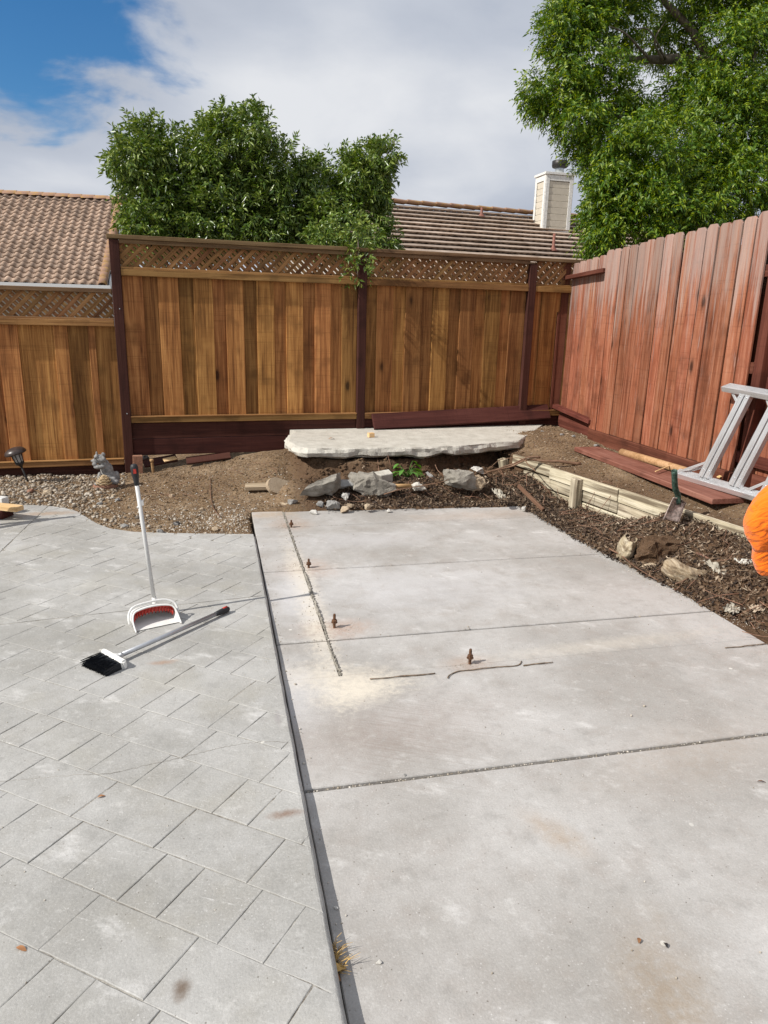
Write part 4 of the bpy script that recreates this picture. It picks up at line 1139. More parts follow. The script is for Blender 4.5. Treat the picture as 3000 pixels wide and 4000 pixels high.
def build_shrub():
    Y = 8.95
    t = thing('drooping_shrub', (.6, Y, -.1), 'dense drooping dark green shrub rising behind the tall fence', 'shrub')
    B = []
    def bl(u, v, ru, rv, dy=0., dens=1., ry=None):
        if ry is None: v += 62*smooth01(900, 520, v); u = 1010+(u-1010)*.945
        p = ony(u, v, Y+dy); k = (Y+dy)/F*1.04
        B.append((tuple(p), (ru*k, ry if ry else max(.35, ru*k*.75), rv*k), dens))
    for a in ((515, 478, 50, 55, .1), (470, 560, 42, 48, 0), (560, 610, 70, 100, .2), (640, 740, 120, 200, .2), (530, 800, 55, 130, .0), (745, 570, 75, 95, .3), (860, 530, 85, 110, .1), (985, 455, 48, 66, .0), (900, 720, 140, 200, .1), (1070, 600, 85, 85, .1), (1110, 770, 130, 160, .15), (1010, 860, 100, 100, -.05), (1275, 680, 60, 75, .2), (1330, 770, 110, 140, .25), (1420, 640, 60, 65, .2), (1475, 560, 45, 30, .1), (1535, 545, 38, 22, .0), (1440, 850, 75, 100, .1), (1500, 700, 28, 75, .2), (1545, 940, 22, 50, .1), (780, 880, 120, 95, .0), (560, 910, 65, 75, -.1), (1270, 890, 85, 80, -.1)):
        bl(*a)
    def dirf(o, g):
        q = o*1.0+g.normal(size=o.shape)*.45; q[:, 2] += np.where(o[:, 2] > .45, .75, -.55); return q
    st = blob_stems(B, 430, 3, .32, dirf, (.07, .2), .10, (3.4, 3.4, 1.0))
    V, Fc = leaf_cloud(st, 13, .072, .021, 5, .12)
    o = link('crown', fast_mesh(V, Fc), M['shrub_leaf'], t); o['kind'] = 'stuff'
    # sprays spilling over the fence rail
    B.clear()
    for a in ((1300, 905, 70, 30, -.95), (1340, 880, 60, 45, -.9), (1290, 945, 70, 22, -.95), (1390, 925, 55, 50, -1.25), (1400, 990, 40, 55, -1.33), (1395, 1050, 30, 45, -1.35), (1440, 930, 45, 30, -1.0), (1240, 935, 40, 25, -.85)):
        bl(*a, dens=1.5, ry=.13)
    def dirg(o, g):
        q = o+g.normal(size=o.shape)*.5; q[:, 2] += np.where(g.random(len(o)) < .5, .6, -.6); return q
    st = blob_stems(B, 95, 9, .5, dirg, (.06, .15)); V, Fc = leaf_cloud(st, 10, .060, .020, 6, .1)
    o = link('overhanging_spray', fast_mesh(V, Fc), M['shrub_leaf'], t); o['kind'] = 'stuff'
    base = Vector((.7, Y+.15, -.15))
    for k, (u, v) in enumerate(((520, 470), (760, 560), (985, 470), (1110, 650), (1430, 640), (1540, 545), (640, 760), (900, 760), (1340, 760))):
        q = Vector(ony(u, v, Y+.15)); m = base.lerp(q, .5)+Vector((0, 0, .45))
        limb('stem', [base+Vector((rnd.uniform(-.15, .15), rnd.uniform(-.1, .1), 0)), m, q], .045, .006, M['bark'], t, 6, 14)
    pth = [ony(1335, 905, Y-.95), ony(1385, 910, Y-1.22), ony(1400, 960, Y-1.33), ony(1398, 1040, Y-1.35), ony(1396, 1085, Y-1.34)]
    tube('stem', curve_pts(pth, 14), [.012-.0006*i for i in range(15)], M['bark'], t, 5)
build_shrub()
def build_tree():
    Y = 9.6
    t = thing('leafy_tree', (6.3, Y+.6, -.15), 'large bright green feathery tree leaning over the red fence', 'tree')
    B = []
    def bl(u, v, ru, rv, dy=0., dens=1.):
        p = ony(u, v, Y+dy); k = (Y+dy)/F*1.04
        B.append((tuple(p), (ru*k, max(.4, ru*k*.8), rv*k), dens))
    for a in ((2115, 345, 50, 50, .2), (2190, 350, 100, 95, .2), (2220, 120, 90, 110, .3), (2300, 220, 130, 120, .2), (2260, 30, 110, 60, .3), (2400, 60, 140, 110, .5), (2265, 470, 75, 75, .0), (2370, 400, 120, 110, .1), (2345, 560, 90, 75, -.1), (2480, 480, 110, 100, .4), (2560, 620, 200, 160, -.4), (2415, 720, 125, 130, -.3), (2375, 850, 85, 120, -.3), (2480, 830, 150, 140, -.5), (2700, 760, 220, 200, -.5), (2820, 520, 180, 190, -.3), (2700, 400, 120, 130, .1), (2860, 260, 170, 170, -.1), (2930, 80, 140, 120, .2), (2620, 120, 110, 110, .9), (2960, 700, 160, 220, -.6), (3080, 450, 200, 260, -.2), (3150, 150, 220, 220, .2), (2760, 30, 90, 60, .8), (2330, 655, 62, 50, .0), (3250, 700, 250, 250, .0), (2400, -150, 200, 140, .4), (2800, -200, 260, 180, .5), (2660, 900, 200, 110, -.45), (2360, 930, 60, 55, -.35)):
        bl(*a)
    def dirf(o, g):
        q = o*.9+g.normal(size=o.shape)*.6; q[:, 2] += .05; return q
    st = blob_stems(B, 430, 4, .40, dirf, (.10, .26), .17, (2.2, 2.2, 2.8))
    V, Fc = leaf_cloud(st, 11, .066, .021, 8, .22, True)
    o = link('crown', fast_mesh(V, Fc), M['tree_leaf'], t); o['kind'] = 'stuff'
    b = Vector((6.3, Y+.6, -.2)); fork = Vector((6.25, Y+.5, 2.2))
    limb('trunk', [b, Vector((6.4, Y+.55, 1.0)), fork], .20, .15, M['bark'], t, 12)
    def L(pts, r0, r1): limb('branch', [fork]+[Vector(ony(u, v, Y+dy)) for u, v, dy in pts], r0, r1, M['bark'], t, 8, 22)
    L([(2820, 330, .4), (2690, 240, .4), (2560, 232, .35), (2440, 225, .3), (2300, 150, .3)], .11, .02)
    L([(2900, 500, .4), (2800, 260, .4), (2650, 60, .5), (2500, -80, .5)], .10, .03)
    L([(2780, 700, .2), (2560, 560, .1), (2380, 430, .1), (2150, 340, .2)], .07, .012)
    L([(2760, 800, .0), (2600, 720, -.3), (2400, 690, -.3), (2300, 640, -.2)], .06, .012)
    L([(2950, 600, .2), (2950, 300, .1), (2930, 60, .2)], .08, .02)
    for (pp, r) in (([(2540, 232, .3), (2500, 190, .1), (2440, 130, .0), (2380, 100, .0)], .022), ([(2590, 235, .3), (2560, 160, .1), (2600, 80, .1)], .018), ([(2480, 240, .25), (2450, 300, .1), (2430, 350, .0)], .014), ([(2600, 230, .3), (2540, 120, .1), (2480, 110, .0)], .016), ([(2660, 640, -.5), (2610, 590, -.7), (2590, 560, -.8)], .012)):
        limb('twig', [Vector(ony(u, v, Y+dy)) for u, v, dy in pp], r, r*.3, M['bark'], t, 6, 12)
build_tree()

# ================================================================== LOOSE GROUND COVER (stuff)
def scatter_chips(name, pts, size, mat, label, cat, seed, flat=.5, aspect=(.25, .6), curl=.25):
    g = np.random.default_rng(seed); n = len(pts); P = np.array(pts)
    def nrm(a): return a/(np.linalg.norm(a, axis=-1, keepdims=True)+1e-9)
    up = nrm(np.array([0, 0, 1.])+g.normal(size=(n, 3))*flat); a = nrm(np.cross(up, g.normal(size=(n, 3)))); b = np.cross(up, a)
    l = g.uniform(size[0], size[1], (n, 1))*.5; w = l*g.uniform(aspect[0], aspect[1], (n, 1)); c = l*g.uniform(-curl, curl, (n, 1))*2
    V = np.stack([P-a*l+up*c, P-a*l*.1+b*w, P+a*l+up*c*g.uniform(.2, 1, (n, 1)), P+a*l*.1-b*w*g.uniform(.6, 1, (n, 1))], 1).reshape(-1, 3)
    k = np.arange(n)*4; Fc = np.concatenate([np.stack([k, k+1, k+3], 1), np.stack([k+1, k+2, k+3], 1)])
    o = link(name, fast_mesh(V, Fc), M[mat]); return tag(o, label, cat, kind='stuff')
def scatter_stones(name, pts, sizes, mat, label, cat, seed, sub=1, flat=(.45, .8)):
    g = np.random.default_rng(seed); IV, IF = ico(sub); n = len(pts); nv = len(IV); V = np.zeros((n*nv, 3)); Fs = []
    for i in range(n):
        s = sizes[i]; sc = np.array([1, g.uniform(.6, .95), g.uniform(*flat)])*s/2
        a = g.uniform(0, 6.28); ca, sa = math.cos(a), math.sin(a); v = IV*sc*(1+.12*g.normal(size=(nv, 1)))
        tl = g.uniform(-.3, .3); v = np.stack([v[:, 0], v[:, 1]*math.cos(tl)-v[:, 2]*math.sin(tl), v[:, 1]*math.sin(tl)+v[:, 2]*math.cos(tl)], 1)
        V[i*nv:(i+1)*nv] = np.stack([v[:, 0]*ca-v[:, 1]*sa, v[:, 0]*sa+v[:, 1]*ca, v[:, 2]], 1)+np.array(pts[i]); Fs.append(IF+i*nv)
    o = link(name, fast_mesh(V, np.concatenate(Fs), True), M[mat])
    return tag(o, label, cat, kind='stuff') if label else o
def build_cover():
    g = random.Random(21)
    # dark leaf mulch: behind the slab and in the bed on its right
    pts = []
    while len(pts) < 24000:
        if g.random() < .42: x, y = g.uniform(.85, 2.9), g.uniform(5.70, 6.35); ok = y > slab_far(x)-.02-.10*g.random()**3 and x > .64+(y-5.8)*.4+.06*g.random()
        else:
            y = g.uniform(2.5, 6.1); xe = bed_edge(y)+.03*mnoise.noise(Vector((y*4, 0, 0))); x = xe-.03+max(.02, wall_x(y)-xe)*g.random()**1.25; ok = x > xe-.05*g.random()**2
        if ok: pts.append((x, y, max(dirt(x, y), .002)+g.uniform(0, .022)))
    scatter_chips('leaf_mulch', pts, (.010, .042), 'mulch_leaf', 'dark brown leaf mulch in the bed behind and right of the slab', 'mulch', 1, .75)
    pts = []
    while len(pts) < 4600:
        r_ = g.random()
        if r_ < .55: y = g.uniform(2.5, 5.2); x = g.uniform(bed_edge(y)+.2, wall_x(y)-.02)
        elif r_ < .8: y = g.uniform(2.6, 6.3); x = g.uniform(bed_edge(y), max(bed_edge(y)+.01, wall_x(y)))
        else: x, y = g.uniform(1.0, 2.9), g.uniform(5.75, 6.4)
        pts.append((x, y, max(dirt(x, y), .0)+g.uniform(.004, .03)))
    scatter_chips('dry_bark_chips', pts, (.010, .05), 'chip', 'pale dry bark and leaf chips over the mulch bed', 'bark chips', 2, .6, (.12, .4))
    pts = []
    while len(pts) < 9500:
        if g.random() < .45: x, y = g.uniform(-1.6, .75), g.uniform(5.2, 7.5)
        else: y = g.uniform(3.0, 7.8); x = wall_x(min(y, 6.7))+g.uniform(.03, 1.2)
        if x < EDGE_X+.02 and y < patio_far(x)+.01: continue
        if EDGE_X < x < 2.6 and y < slab_far(x)+.02: continue
        pts.append((x, y, soil_z(x, y)+g.uniform(.0, .006)))
    scatter_chips('dry_litter', pts, (.009, .04), 'chip', 'scattered dry leaf litter on the bare soil', 'leaf litter', 3, .3, (.12, .4), .15)
    # river gravel by the low fence
    pts, sz = [], []
    while len(pts) < 2600:
        x = g.uniform(-2.6, .2); yf = patio_far(x); y = yf+.01+(7.45-yf)*g.random()
        dens = smooth01(.2, -1.3, x)*.9+.05
        if x > -.9: dens *= smooth01(.9, .1, y-yf)
        if g.random() > dens: continue
        s = g.uniform(.012, .036)*(1.5 if g.random() < .2 else 1); pts.append((x, y, dirt(x, y)+s*.12)); sz.append(s)
    scatter_stones('river_gravel', pts, sz, 'pebble', 'mixed tan and grey river gravel beside the low fence', 'gravel', 4)
    pts, sz = [], []
    while len(pts) < 1100:
        x, y = g.gauss(.0, .28), g.gauss(5.62, .28)
        if g.random() < .3: x, y = g.uniform(-.9, .6), g.uniform(5.3, 7.0)
        if y < patio_far(x)+.01 or (x > .2 and y < slab_far(x)+.01): continue
        s = g.uniform(.006, .02); pts.append((x, y, dirt(x, y)+s*.1)); sz.append(s)
    scatter_stones('crushed_stone', pts, sz, 'crumb', 'pale crushed stone bits in the soil beside the slab corner', 'gravel', 5, 0)
    pts, sz = [], []
    while len(pts) < 4600:
        big_ = 1.
        if g.random() < .6: x, y = g.uniform(-1.3, .95), g.uniform(5.3, 7.5)
        elif g.random() < .6: x = g.uniform(.7, 3.0); y = up_front(x)+g.uniform(-.25, .2); big_ = 1.9
        else: y = g.uniform(3.2, 7.8); x = wall_x(min(y, 6.7))+g.uniform(.03, 1.0)
        if (x < EDGE_X+.02 and y < patio_far(x)+.02) or (EDGE_X < x < 2.6 and y < slab_far(x)+.03): continue
        s = g.uniform(.006, .024)*big_*(1.8 if g.random() < .08 else 1); pts.append((x, y, soil_z(x, y)+s*.1)); sz.append(s)
    scatter_stones('soil_clods', pts, sz, 'soil', 'crumbly soil clods over the dug ground', 'soil clods', 15, 1)
    # crumbs swept about on the concrete and in the joints
    pts, sz = [], []
    for k in range(900):
        r_ = g.random()
        if r_ < .40: x, y, z = g.uniform(EDGE_X+.02, 2.6), JY[0]+g.uniform(-.008, .008), -.006
        elif r_ < .55: j = g.choice(JY[1:]); x, y, z = g.uniform(EDGE_X+.02, 2.6), j+g.gauss(0, .012), .001
        elif r_ < .75: x, y, z = CUTX-.02+g.gauss(0, .035), g.uniform(2.95, 5.8), .001
        elif r_ < .85: x, y, z = EDGE_X+.03+abs(g.gauss(0, .015)), g.uniform(1.2, 5), .001
        else: x, y, z = g.uniform(.3, 2.6), g.uniform(1.0, 5.7), .001
        s = g.uniform(.0025, .007)*(1.9 if g.random() < .05 else 1); pts.append((x, y, z+s*.2)); sz.append(s)
    for k in range(160):
        x, y = g.uniform(-1.9, .2), g.uniform(1.1, 5.2); s = g.uniform(.0025, .0065); pts.append((x, y, patio_z(y)+s*.2)); sz.append(s)
    for k in range(420):       # grit drifts near the cut
        c = g.choice(((.44, 4.45), (.46, 3.52), (1.13, 2.92), (.62, 3.43))); x, y = g.gauss(c[0], .06), g.gauss(c[1], .035); s = g.uniform(.002, .005); pts.append((x, y, s*.2)); sz.append(s)
    scatter_stones('concrete_crumbs', pts, sz, 'crumb', 'loose pale concrete crumbs scattered over the slab', 'crumbs', 6, 0, (.6, 1.))
    # gritty slope along the mulch edge
    pts, sz = [], []
    for k in range(1500):
        y = g.uniform(2.6, 5.8); xe = bed_edge(y); x = xe+g.gauss(-.01, .04); s = g.uniform(.002, .008); pts.append((x, y, max(dirt(x, y), 0)+s*.2)); sz.append(s)
    scatter_stones('grit_edge', pts, sz, 'crumb', 'pale grit along the edge where mulch meets the slab', 'grit', 7, 0)
    # twigs
    V, Fc = [], []
    for k in range(170):
        if g.random() < .3: x, y = g.uniform(1.0, 2.9), g.uniform(5.85, 6.4)
        elif g.random() < .85: y = g.uniform(2.7, 6.2); x = g.uniform(2.75, wall_x(y))
        else: x, y = g.uniform(-.6, .5), g.uniform(5.9, 7.0)
        a = g.uniform(0, 6.28); l = g.uniform(.06, .28); d = Vector((math.cos(a), math.sin(a), 0))*l/2
        p = [Vector((x, y, 0))-d, Vector((x+g.uniform(-.03, .03), y+g.uniform(-.03, .03), 0)), Vector((x, y, 0))+d]
        p = [Vector((q.x, q.y, max(soil_z(q.x, q.y), .0)+g.uniform(.012, .05))) for q in p]
        r0 = g.uniform(.0016, .004); v, f = tube_geo(curve_pts(p, 6), [r0*(1-.09*i) for i in range(7)], 4); o0 = len(V); V += v; Fc += [tuple(o0+i for i in q) for q in f]
    o = obj('twig_litter', V, Fc, M['root'], None, True); tag(o, 'thin dry twigs strewn through the mulch bed', 'twigs', kind='stuff')
build_cover()

# ================================================================== THINGS ON THE SLAB AND PATIO
def build_bolts():
    data = ((1138, 2060, 2031, 'small rusty anchor bolt farthest back beside the saw cut', 0), (1206, 2218, 2183, 'rusty anchor bolt second from the back beside the saw cut', 0), (1306, 2452, 2398, 'rusty anchor bolt by the saw cut with an orange rust stain', .05), (1835, 2592, 2535, 'lone rusty anchor bolt nearest the camera behind the sealant strip', 0))
    for u, v, vt, lab, ln in data:
        p = onz(u, v, 0.); top = ony(u, vt, p[1])[2]
        t = thing('anchor_bolt', tuple(p), lab, 'anchor bolt', 'anchor bolts left in the slab')
        prof = [(.0075, -.02)]
        k = 0; z = 0.
        while z < top-.006: prof += [(.0078, z), (.0068, z+.002)]; z += .004
        prof += [(.0074, top-.005), (.005, top)]
        V, Fc = lathe_geo(prof, 12, Matrix.Translation(Vector(p))); obj('rod', V, Fc, M['rust'], t, True)
        V, Fc = lathe_geo([(.0135, top*.42), (.0148, top*.42+.002), (.0148, top*.42+.011), (.0135, top*.42+.013)], 6, Matrix.Translation(Vector(p))); obj('nut', V, Fc, M['rust'], t)
        V, Fc = lathe_geo([(.017, top*.42-.0035), (.017, top*.42-.0005)], 16, Matrix.Translation(Vector(p))); obj('washer', V, Fc, M['rust'], t)
build_bolts()
def build_ridge():
    g = random.Random(3); V, Fc = [], []; IV, IF = ico(1)
    y = 2.93
    while y < 5.84:
        big = .5+.8*abs(mnoise.noise(Vector((y*2.1, 0, 4))))+(.5 if 3.6 < y < 4.3 else 0)
        s = g.uniform(.004, .0085)*big
        sc = np.array([s*g.uniform(.7, 1.2), s*g.uniform(1., 2.6), s*g.uniform(.7, 1.5)])
        v = IV*sc*(1+np.array([[g.uniform(-.22, .22)] for _ in IV]))
        a = g.uniform(-.5, .5); x = CUTX+g.gauss(0, .003)+.006*mnoise.noise(Vector((y*3, 1, 1)))
        o0 = len(V)
        for q in v: V.append((x+q[0]*math.cos(a)-q[1]*math.sin(a), y+q[0]*math.sin(a)+q[1]*math.cos(a), max(q[2]+s*.3, -.004)))
        Fc += [tuple(o0+i for i in f) for f in IF]; y += s*g.uniform(.6, 1.3)
    o = obj('mortar_ridge', V, Fc, M['rubble']); tag(o, 'rough ridge of broken mortar along the saw cut in the slab', 'mortar')
build_ridge()
def build_strips():
    D = (([(1445, 2653), (1500, 2649), (1560, 2643), (1640, 2637), (1700, 2630)], 'thin brown sealant strip lying left of the nearest bolt'),
         ([(1748, 2650), (1756, 2638), (1785, 2624), (1850, 2616), (1930, 2607), (1990, 2603), (2025, 2597), (2037, 2583)], 'curled brown sealant strip lying in front of the nearest bolt'),
         ([(2045, 2600), (2090, 2594), (2130, 2591), (2160, 2588)], 'short brown sealant strip right of the nearest bolt'),
         ([(2832, 2531), (2880, 2527), (2940, 2522), (3010, 2512)], 'brown sealant strip at the right end of the slab'))
    for px, lab in D:
        pts = curve_pts([tuple(onz(u, v, .004)) for u, v in px], 22); pts = [p+Vector((0, mnoise.noise(p*20)*.004, abs(mnoise.noise(p*9))*.006)) for p in pts]
        o = tube('sealant_strip', pts, [.0022+.0022*abs(mnoise.noise(p*25)) for p in pts], M['caulk'], None, 6); tag(o, lab, 'sealant strip', 'sealant strips peeled from the slab')
build_strips()
def build_broom():
    neck = Vector(onz(478, 2562, .055)); tip = Vector(onz(893, 2376, .05)); neck.z = .062; tip.z = .048
    t = thing('broom', (neck.x, neck.y, .03), 'small broom with black bristles lying on the patio', 'broom')
    d = (tip-neck).normalized()
    g0 = tip-d*.10
    tube('handle', [neck-d*.02, g0+d*.01], .0115, M['pipegrey'], t, 14)
    tube('grip', [g0, g0+d*.02, g0+d*.06, tip-d*.01, tip], [.0125, .014, .0165, .0165, .011], M['blackrubber'], t, 14)
    tube('grip_inset', [tip-d*.042+Vector((0, 0, .0145)), tip-d*.012+Vector((0, 0, .0145))], .006, M['redplastic'], t, 8)
    A = Vector(onz(404, 2558, .05)); B = Vector(onz(488, 2604, .045)); A.z = .058; B.z = .052
    hx = (B-A).normalized(); c = (A+B)/2; bd = Vector((-.88, -.47, -.16)).normalized(); bd = (bd-hx*bd.dot(hx)).normalized(); th = hx.cross(bd)
    if th.z < 0: th = -th
    tube('neck', [neck, neck.lerp(c-bd*.012, .5), c-bd*.008], [.013, .014, .026], M['greyplastic'], t, 12)
    link('head', box_me((B-A).length+.006, .028, .05, .008, 2), M['whiteplastic'], t, frame_M(c, hx, th))
    # clipped edge teeth on the head
    V, Fc = [], []; gg = random.Random(2); W_ = (B-A).length
    for i in range(620):
        a = gg.uniform(-.5, .5); b = gg.uniform(-.5, .5); r0 = c+hx*a*W_*.94+th*b*.036+bd*.012
        ln = .085+.012*gg.random()-.012*a; e = bd+hx*(a*.16+gg.gauss(0, .03))+th*(b*.22+gg.gauss(0, .03)); q = r0+e*ln; q.z = max(q.z, .034)
        w = .0012; v, f = tube_geo([r0, (r0+q)/2+th*.002, q], [w, w, w*.9], 3); o0 = len(V); V += v; Fc += [tuple(o0+k for k in x) for x in f]
    o = obj('bristles', V, Fc, M['bristle'], t); o['kind'] = 'stuff'
    link('bristle_core', box_me(W_*.93, .07, .036, .006), M['bristle'], t, frame_M(c+bd*.045, hx, th))
build_broom()
def build_dustpan():
    z0 = patio_z(3.6)+.002
    Lp = Vector(onz(533, 2474, z0)); Rp = Vector(onz(709, 2436, z0)); X = (Rp-Lp).normalized(); Yb = Vector((-X.y, X.x, 0)); mid = (Lp+Rp)/2; mid.z = z0; w = (Rp-Lp).length/2
    t = thing('dustpan', tuple(mid), 'white upright dustpan with red teeth and long handle on the patio', 'dustpan')
    def P(x, y, z): return mid+X*x+Yb*y+Vector((0, 0, z))
    rim = [(-w, 0, .003), (-w*1.0, .028, .018), (-w*.99, .055, .040), (-w*.93, .075, .062), (-w*.80, .088, .076), (-w*.45, .096, .084), (0, .099, .087), (w*.45, .096, .084), (w*.80, .088, .076), (w*.93, .075, .062), (w*.99, .055, .040), (w*1.0, .028, .018), (w, 0, .003)]
    R = curve_pts([P(*p) for p in rim], 48)
    # shell from the rim back and down to the floor, then the floor sheet
    V = []; Fc = []; n = len(R); lay = 6
    for k in range(lay):
        s = k/(lay-1)
        for i, p in enumerate(R):
            loc = p-mid; x, y, z = loc.dot(X), loc.dot(Yb), loc.z
            yy = y+(.200-y)*math.sin(s*PI/2)*smooth01(0, .09, z)**.4; zz = .003+(z-.003)*(math.cos(s*PI/2)**.8 if s < 1 else 0); xx = x*(1-.10*s)
            V.append(P(xx, yy, max(zz, .003)))
    for k in range(lay-1):
        for i in range(n-1): Fc.append((k*n+i, k*n+i+1, (k+1)*n+i+1, (k+1)*n+i))
    pan = obj('pan', V, Fc, M['whiteplastic'], t, True)
    sm = pan.modifiers.new('thick', 'SOLIDIFY'); sm.thickness = .0025; sm.offset = 0
    obj('pan_floor', V[(lay-1)*n:], [tuple(range(n-1, -1, -1))], M['whiteplastic'], t)
    tube('rim', R, .0042, M['whiteplastic'], t, 8)
    # red comb band with teeth under the hood
    band = [P(x*.95, y+.012, z-.006) for x, y, z in rim[3:10]]; bp = curve_pts(band, 30); V = []
    for p in bp: V += [p, p+Vector((0, 0, -.034))+Yb*.010]
    cb = obj('comb', V, [(2*i, 2*i+1, 2*i+3, 2*i+2) for i in range(len(bp)-1)], M['redplastic'], t); cb.modifiers.new('thick', 'SOLIDIFY').thickness = .004
    for i in range(17):
        s = (i+.5)/17; k = s*(len(bp)-1); a = bp[int(k)].lerp(bp[min(int(k)+1, len(bp)-1)], k-int(k))
        tube('tooth', [a+Vector((0, 0, -.012))-Yb*.003, a+Vector((0, 0, -.026))-Yb*.002, a+Vector((0, 0, -.040))+Yb*.004], [.0038, .0042, .0026], M['redplastic'], cb, 6)
    # yoke over the pan
    yk = [(-w*1.10, .075, .020), (-w*1.11, .085, .048), (-w*1.0, .105, .078), (-w*.7, .122, .096), (0, .128, .102), (w*.6, .126, .100), (w*.98, .11, .083), (w*1.09, .09, .055), (w*1.09, .08, .032)]
    Y = curve_pts([P(*p) for p in yk], 40); tube('yoke', Y, .0062, M['whiteplastic'], t, 8)
    tip = Vector(ony(522, 1812, 3.72)); base = Vector(ony(606, 2366, 3.725)); base.z = min(base.z, .14); d = (tip-base).normalized(); Lh = (tip-base).length
    tube('socket', [base-d*.012, base+d*.02, base+d*.05], [.017, .0125, .0115], M['whiteplastic'], t, 12)
    tube('handle', [base+d*.04, tip-d*.105], .0105, M['greyplastic'], t, 14)
    gb = tip-d*.112
    tube('grip', [gb, gb+d*.02, gb+d*.06, tip-d*.018, tip-d*.004, tip], [.0115, .013, .0185, .0195, .015, .006], M['blackrubber'], t, 16)
    view = (Vector(CAMP)-tip); view.z = 0; view.normalize()
    link('grip_inset', box_me(.030, .006, .018, .003, 2), M['redplastic'], t, frame_M(tip-d*.035+view*.0172, d, d.cross(view)))
    ck = base+d*(Lh*.735); link('clip', box_me(.028, .026, .022, .004), M['whiteplastic'], t, frame_M(ck+X*.008, d, view)); link('clip_hook', box_me(.010, .012, .012, .002), M['whiteplastic'], t, frame_M(ck-d*.02-X*.010, d, view))
build_dustpan()
def build_tuft():
    g = random.Random(4); p = Vector(onz(1293, 3745, .0)); p.x = EDGE_X+.018
    t = thing('dry_grass_tuft', tuple(p), 'dry straw grass tuft growing in the gap at the patio edge', 'grass tuft')
    V, Fc = [], []
    for i in range(46):
        a = g.uniform(-1.2, 1.6); l = g.uniform(.02, .062); b = p+Vector((g.uniform(-.012, .012), g.uniform(-.05, .03), 0))
        d = Vector((math.sin(a)*.7, g.uniform(-.8, .6), g.uniform(.6, 1.3))).normalized()
        pts = [b, b+d*l*.6, b+d*l+Vector((math.sin(a)*.3*l, 0, -.2*l))]; v, f = tube_geo(pts, [.0013, .0011, .0004], 3); o0 = len(V); V += v; Fc += [tuple(o0+k for k in q) for q in f]
    obj('blades', V, Fc, M['drygrass'], t)['kind'] = 'stuff'
def leaf_obj(name, p, l, w, a, mat, lab, cat, group=None, lift=.008, tilt=.2):
    V = []; n = 5
    for i in range(n):
        s = i/(n-1); ww = w/2*math.sin(PI*min(max(s, .04), .97))**.7
        z = lift*math.sin(s*PI*1.3)
        V += [(s*l-l/2, -ww, z+ww*tilt), (s*l-l/2, 0, z), (s*l-l/2, ww, z+ww*tilt)]
    Fc = [(3*i+k, 3*i+k+3, 3*i+k+4, 3*i+k+1) for i in range(n-1) for k in (0, 1)]
    o = link(name, mesh(V, Fc, True), M[mat], None, Matrix.Translation(Vector(p)) @ Matrix.Rotation(a, 4, 'Z')); return tag(o, lab, cat, group)
build_tuft()
pp = onz(1322, 3790, .012); leaf_obj('dead_leaf', (pp[0], pp[1], .012), .05, .028, .5, 'drygrass', 'curled tan dead leaf beside the dry grass tuft', 'leaf', 'dead leaves on the concrete', .012)
pp = onz(1306, 3815, .006); leaf_obj('dead_leaf', (pp[0], pp[1], .006), .035, .02, -.6, 'deadleaf', 'brown dead leaf just below the dry grass tuft', 'leaf', 'dead leaves on the concrete', .006)
for u, v, l, a, mat, lab in ((2496, 3672, .022, 1.0, 'deadleaf', 'small tan seed pod on the bare slab, left of a dark one'), (2600, 3690, .020, 1.4, 'blackmetal', 'small dark seed pod on the bare slab, right of a tan one'), (2975, 3053, .034, -.2, 'rust', 'dark twig piece on the slab near the right edge'), (1950, 2095, .05, .3, 'rust', 'dark twig piece on the far slab panel')):
    pp = onz(u, v, .004); leaf_obj('debris_bit', (pp[0], pp[1], .004), l, l*.5 if 'pod' in lab else .007, a, mat, lab, 'debris', None, .004)
for u, v, l, a, lab in ((397, 3116, .024, .3, 'small orange wood chip on the stamped patio'), (85, 3720, .03, -.5, 'small brown bark flake in a patio groove near the left edge')):
    pp = onz(u, v, .04); leaf_obj('wood_chip', (pp[0], pp[1], patio_z(pp[1])+.003), l, l*.45, a, 'deadleaf', lab, 'wood chip', None, .003)
for u, v, s, lab, m_ in ((1481, 3760, .020, 'single white stone crumb on the near slab', 'whitestone'), (1310, 3550, .016, 'flat white stone crumb beside the patio step', 'whitestone'), (1582, 3030, .014, 'dark pebble on the slab just behind the wide joint', 'greystone')):
    pp = onz(u, v, 0); o = link('stone_crumb', rock_me(s, s*.8, s*.6, int(u), 12), M[m_], None, Matrix.Translation((pp[0], pp[1], s*.22))); tag(o, lab, 'stone', 'stone crumbs on the slab')

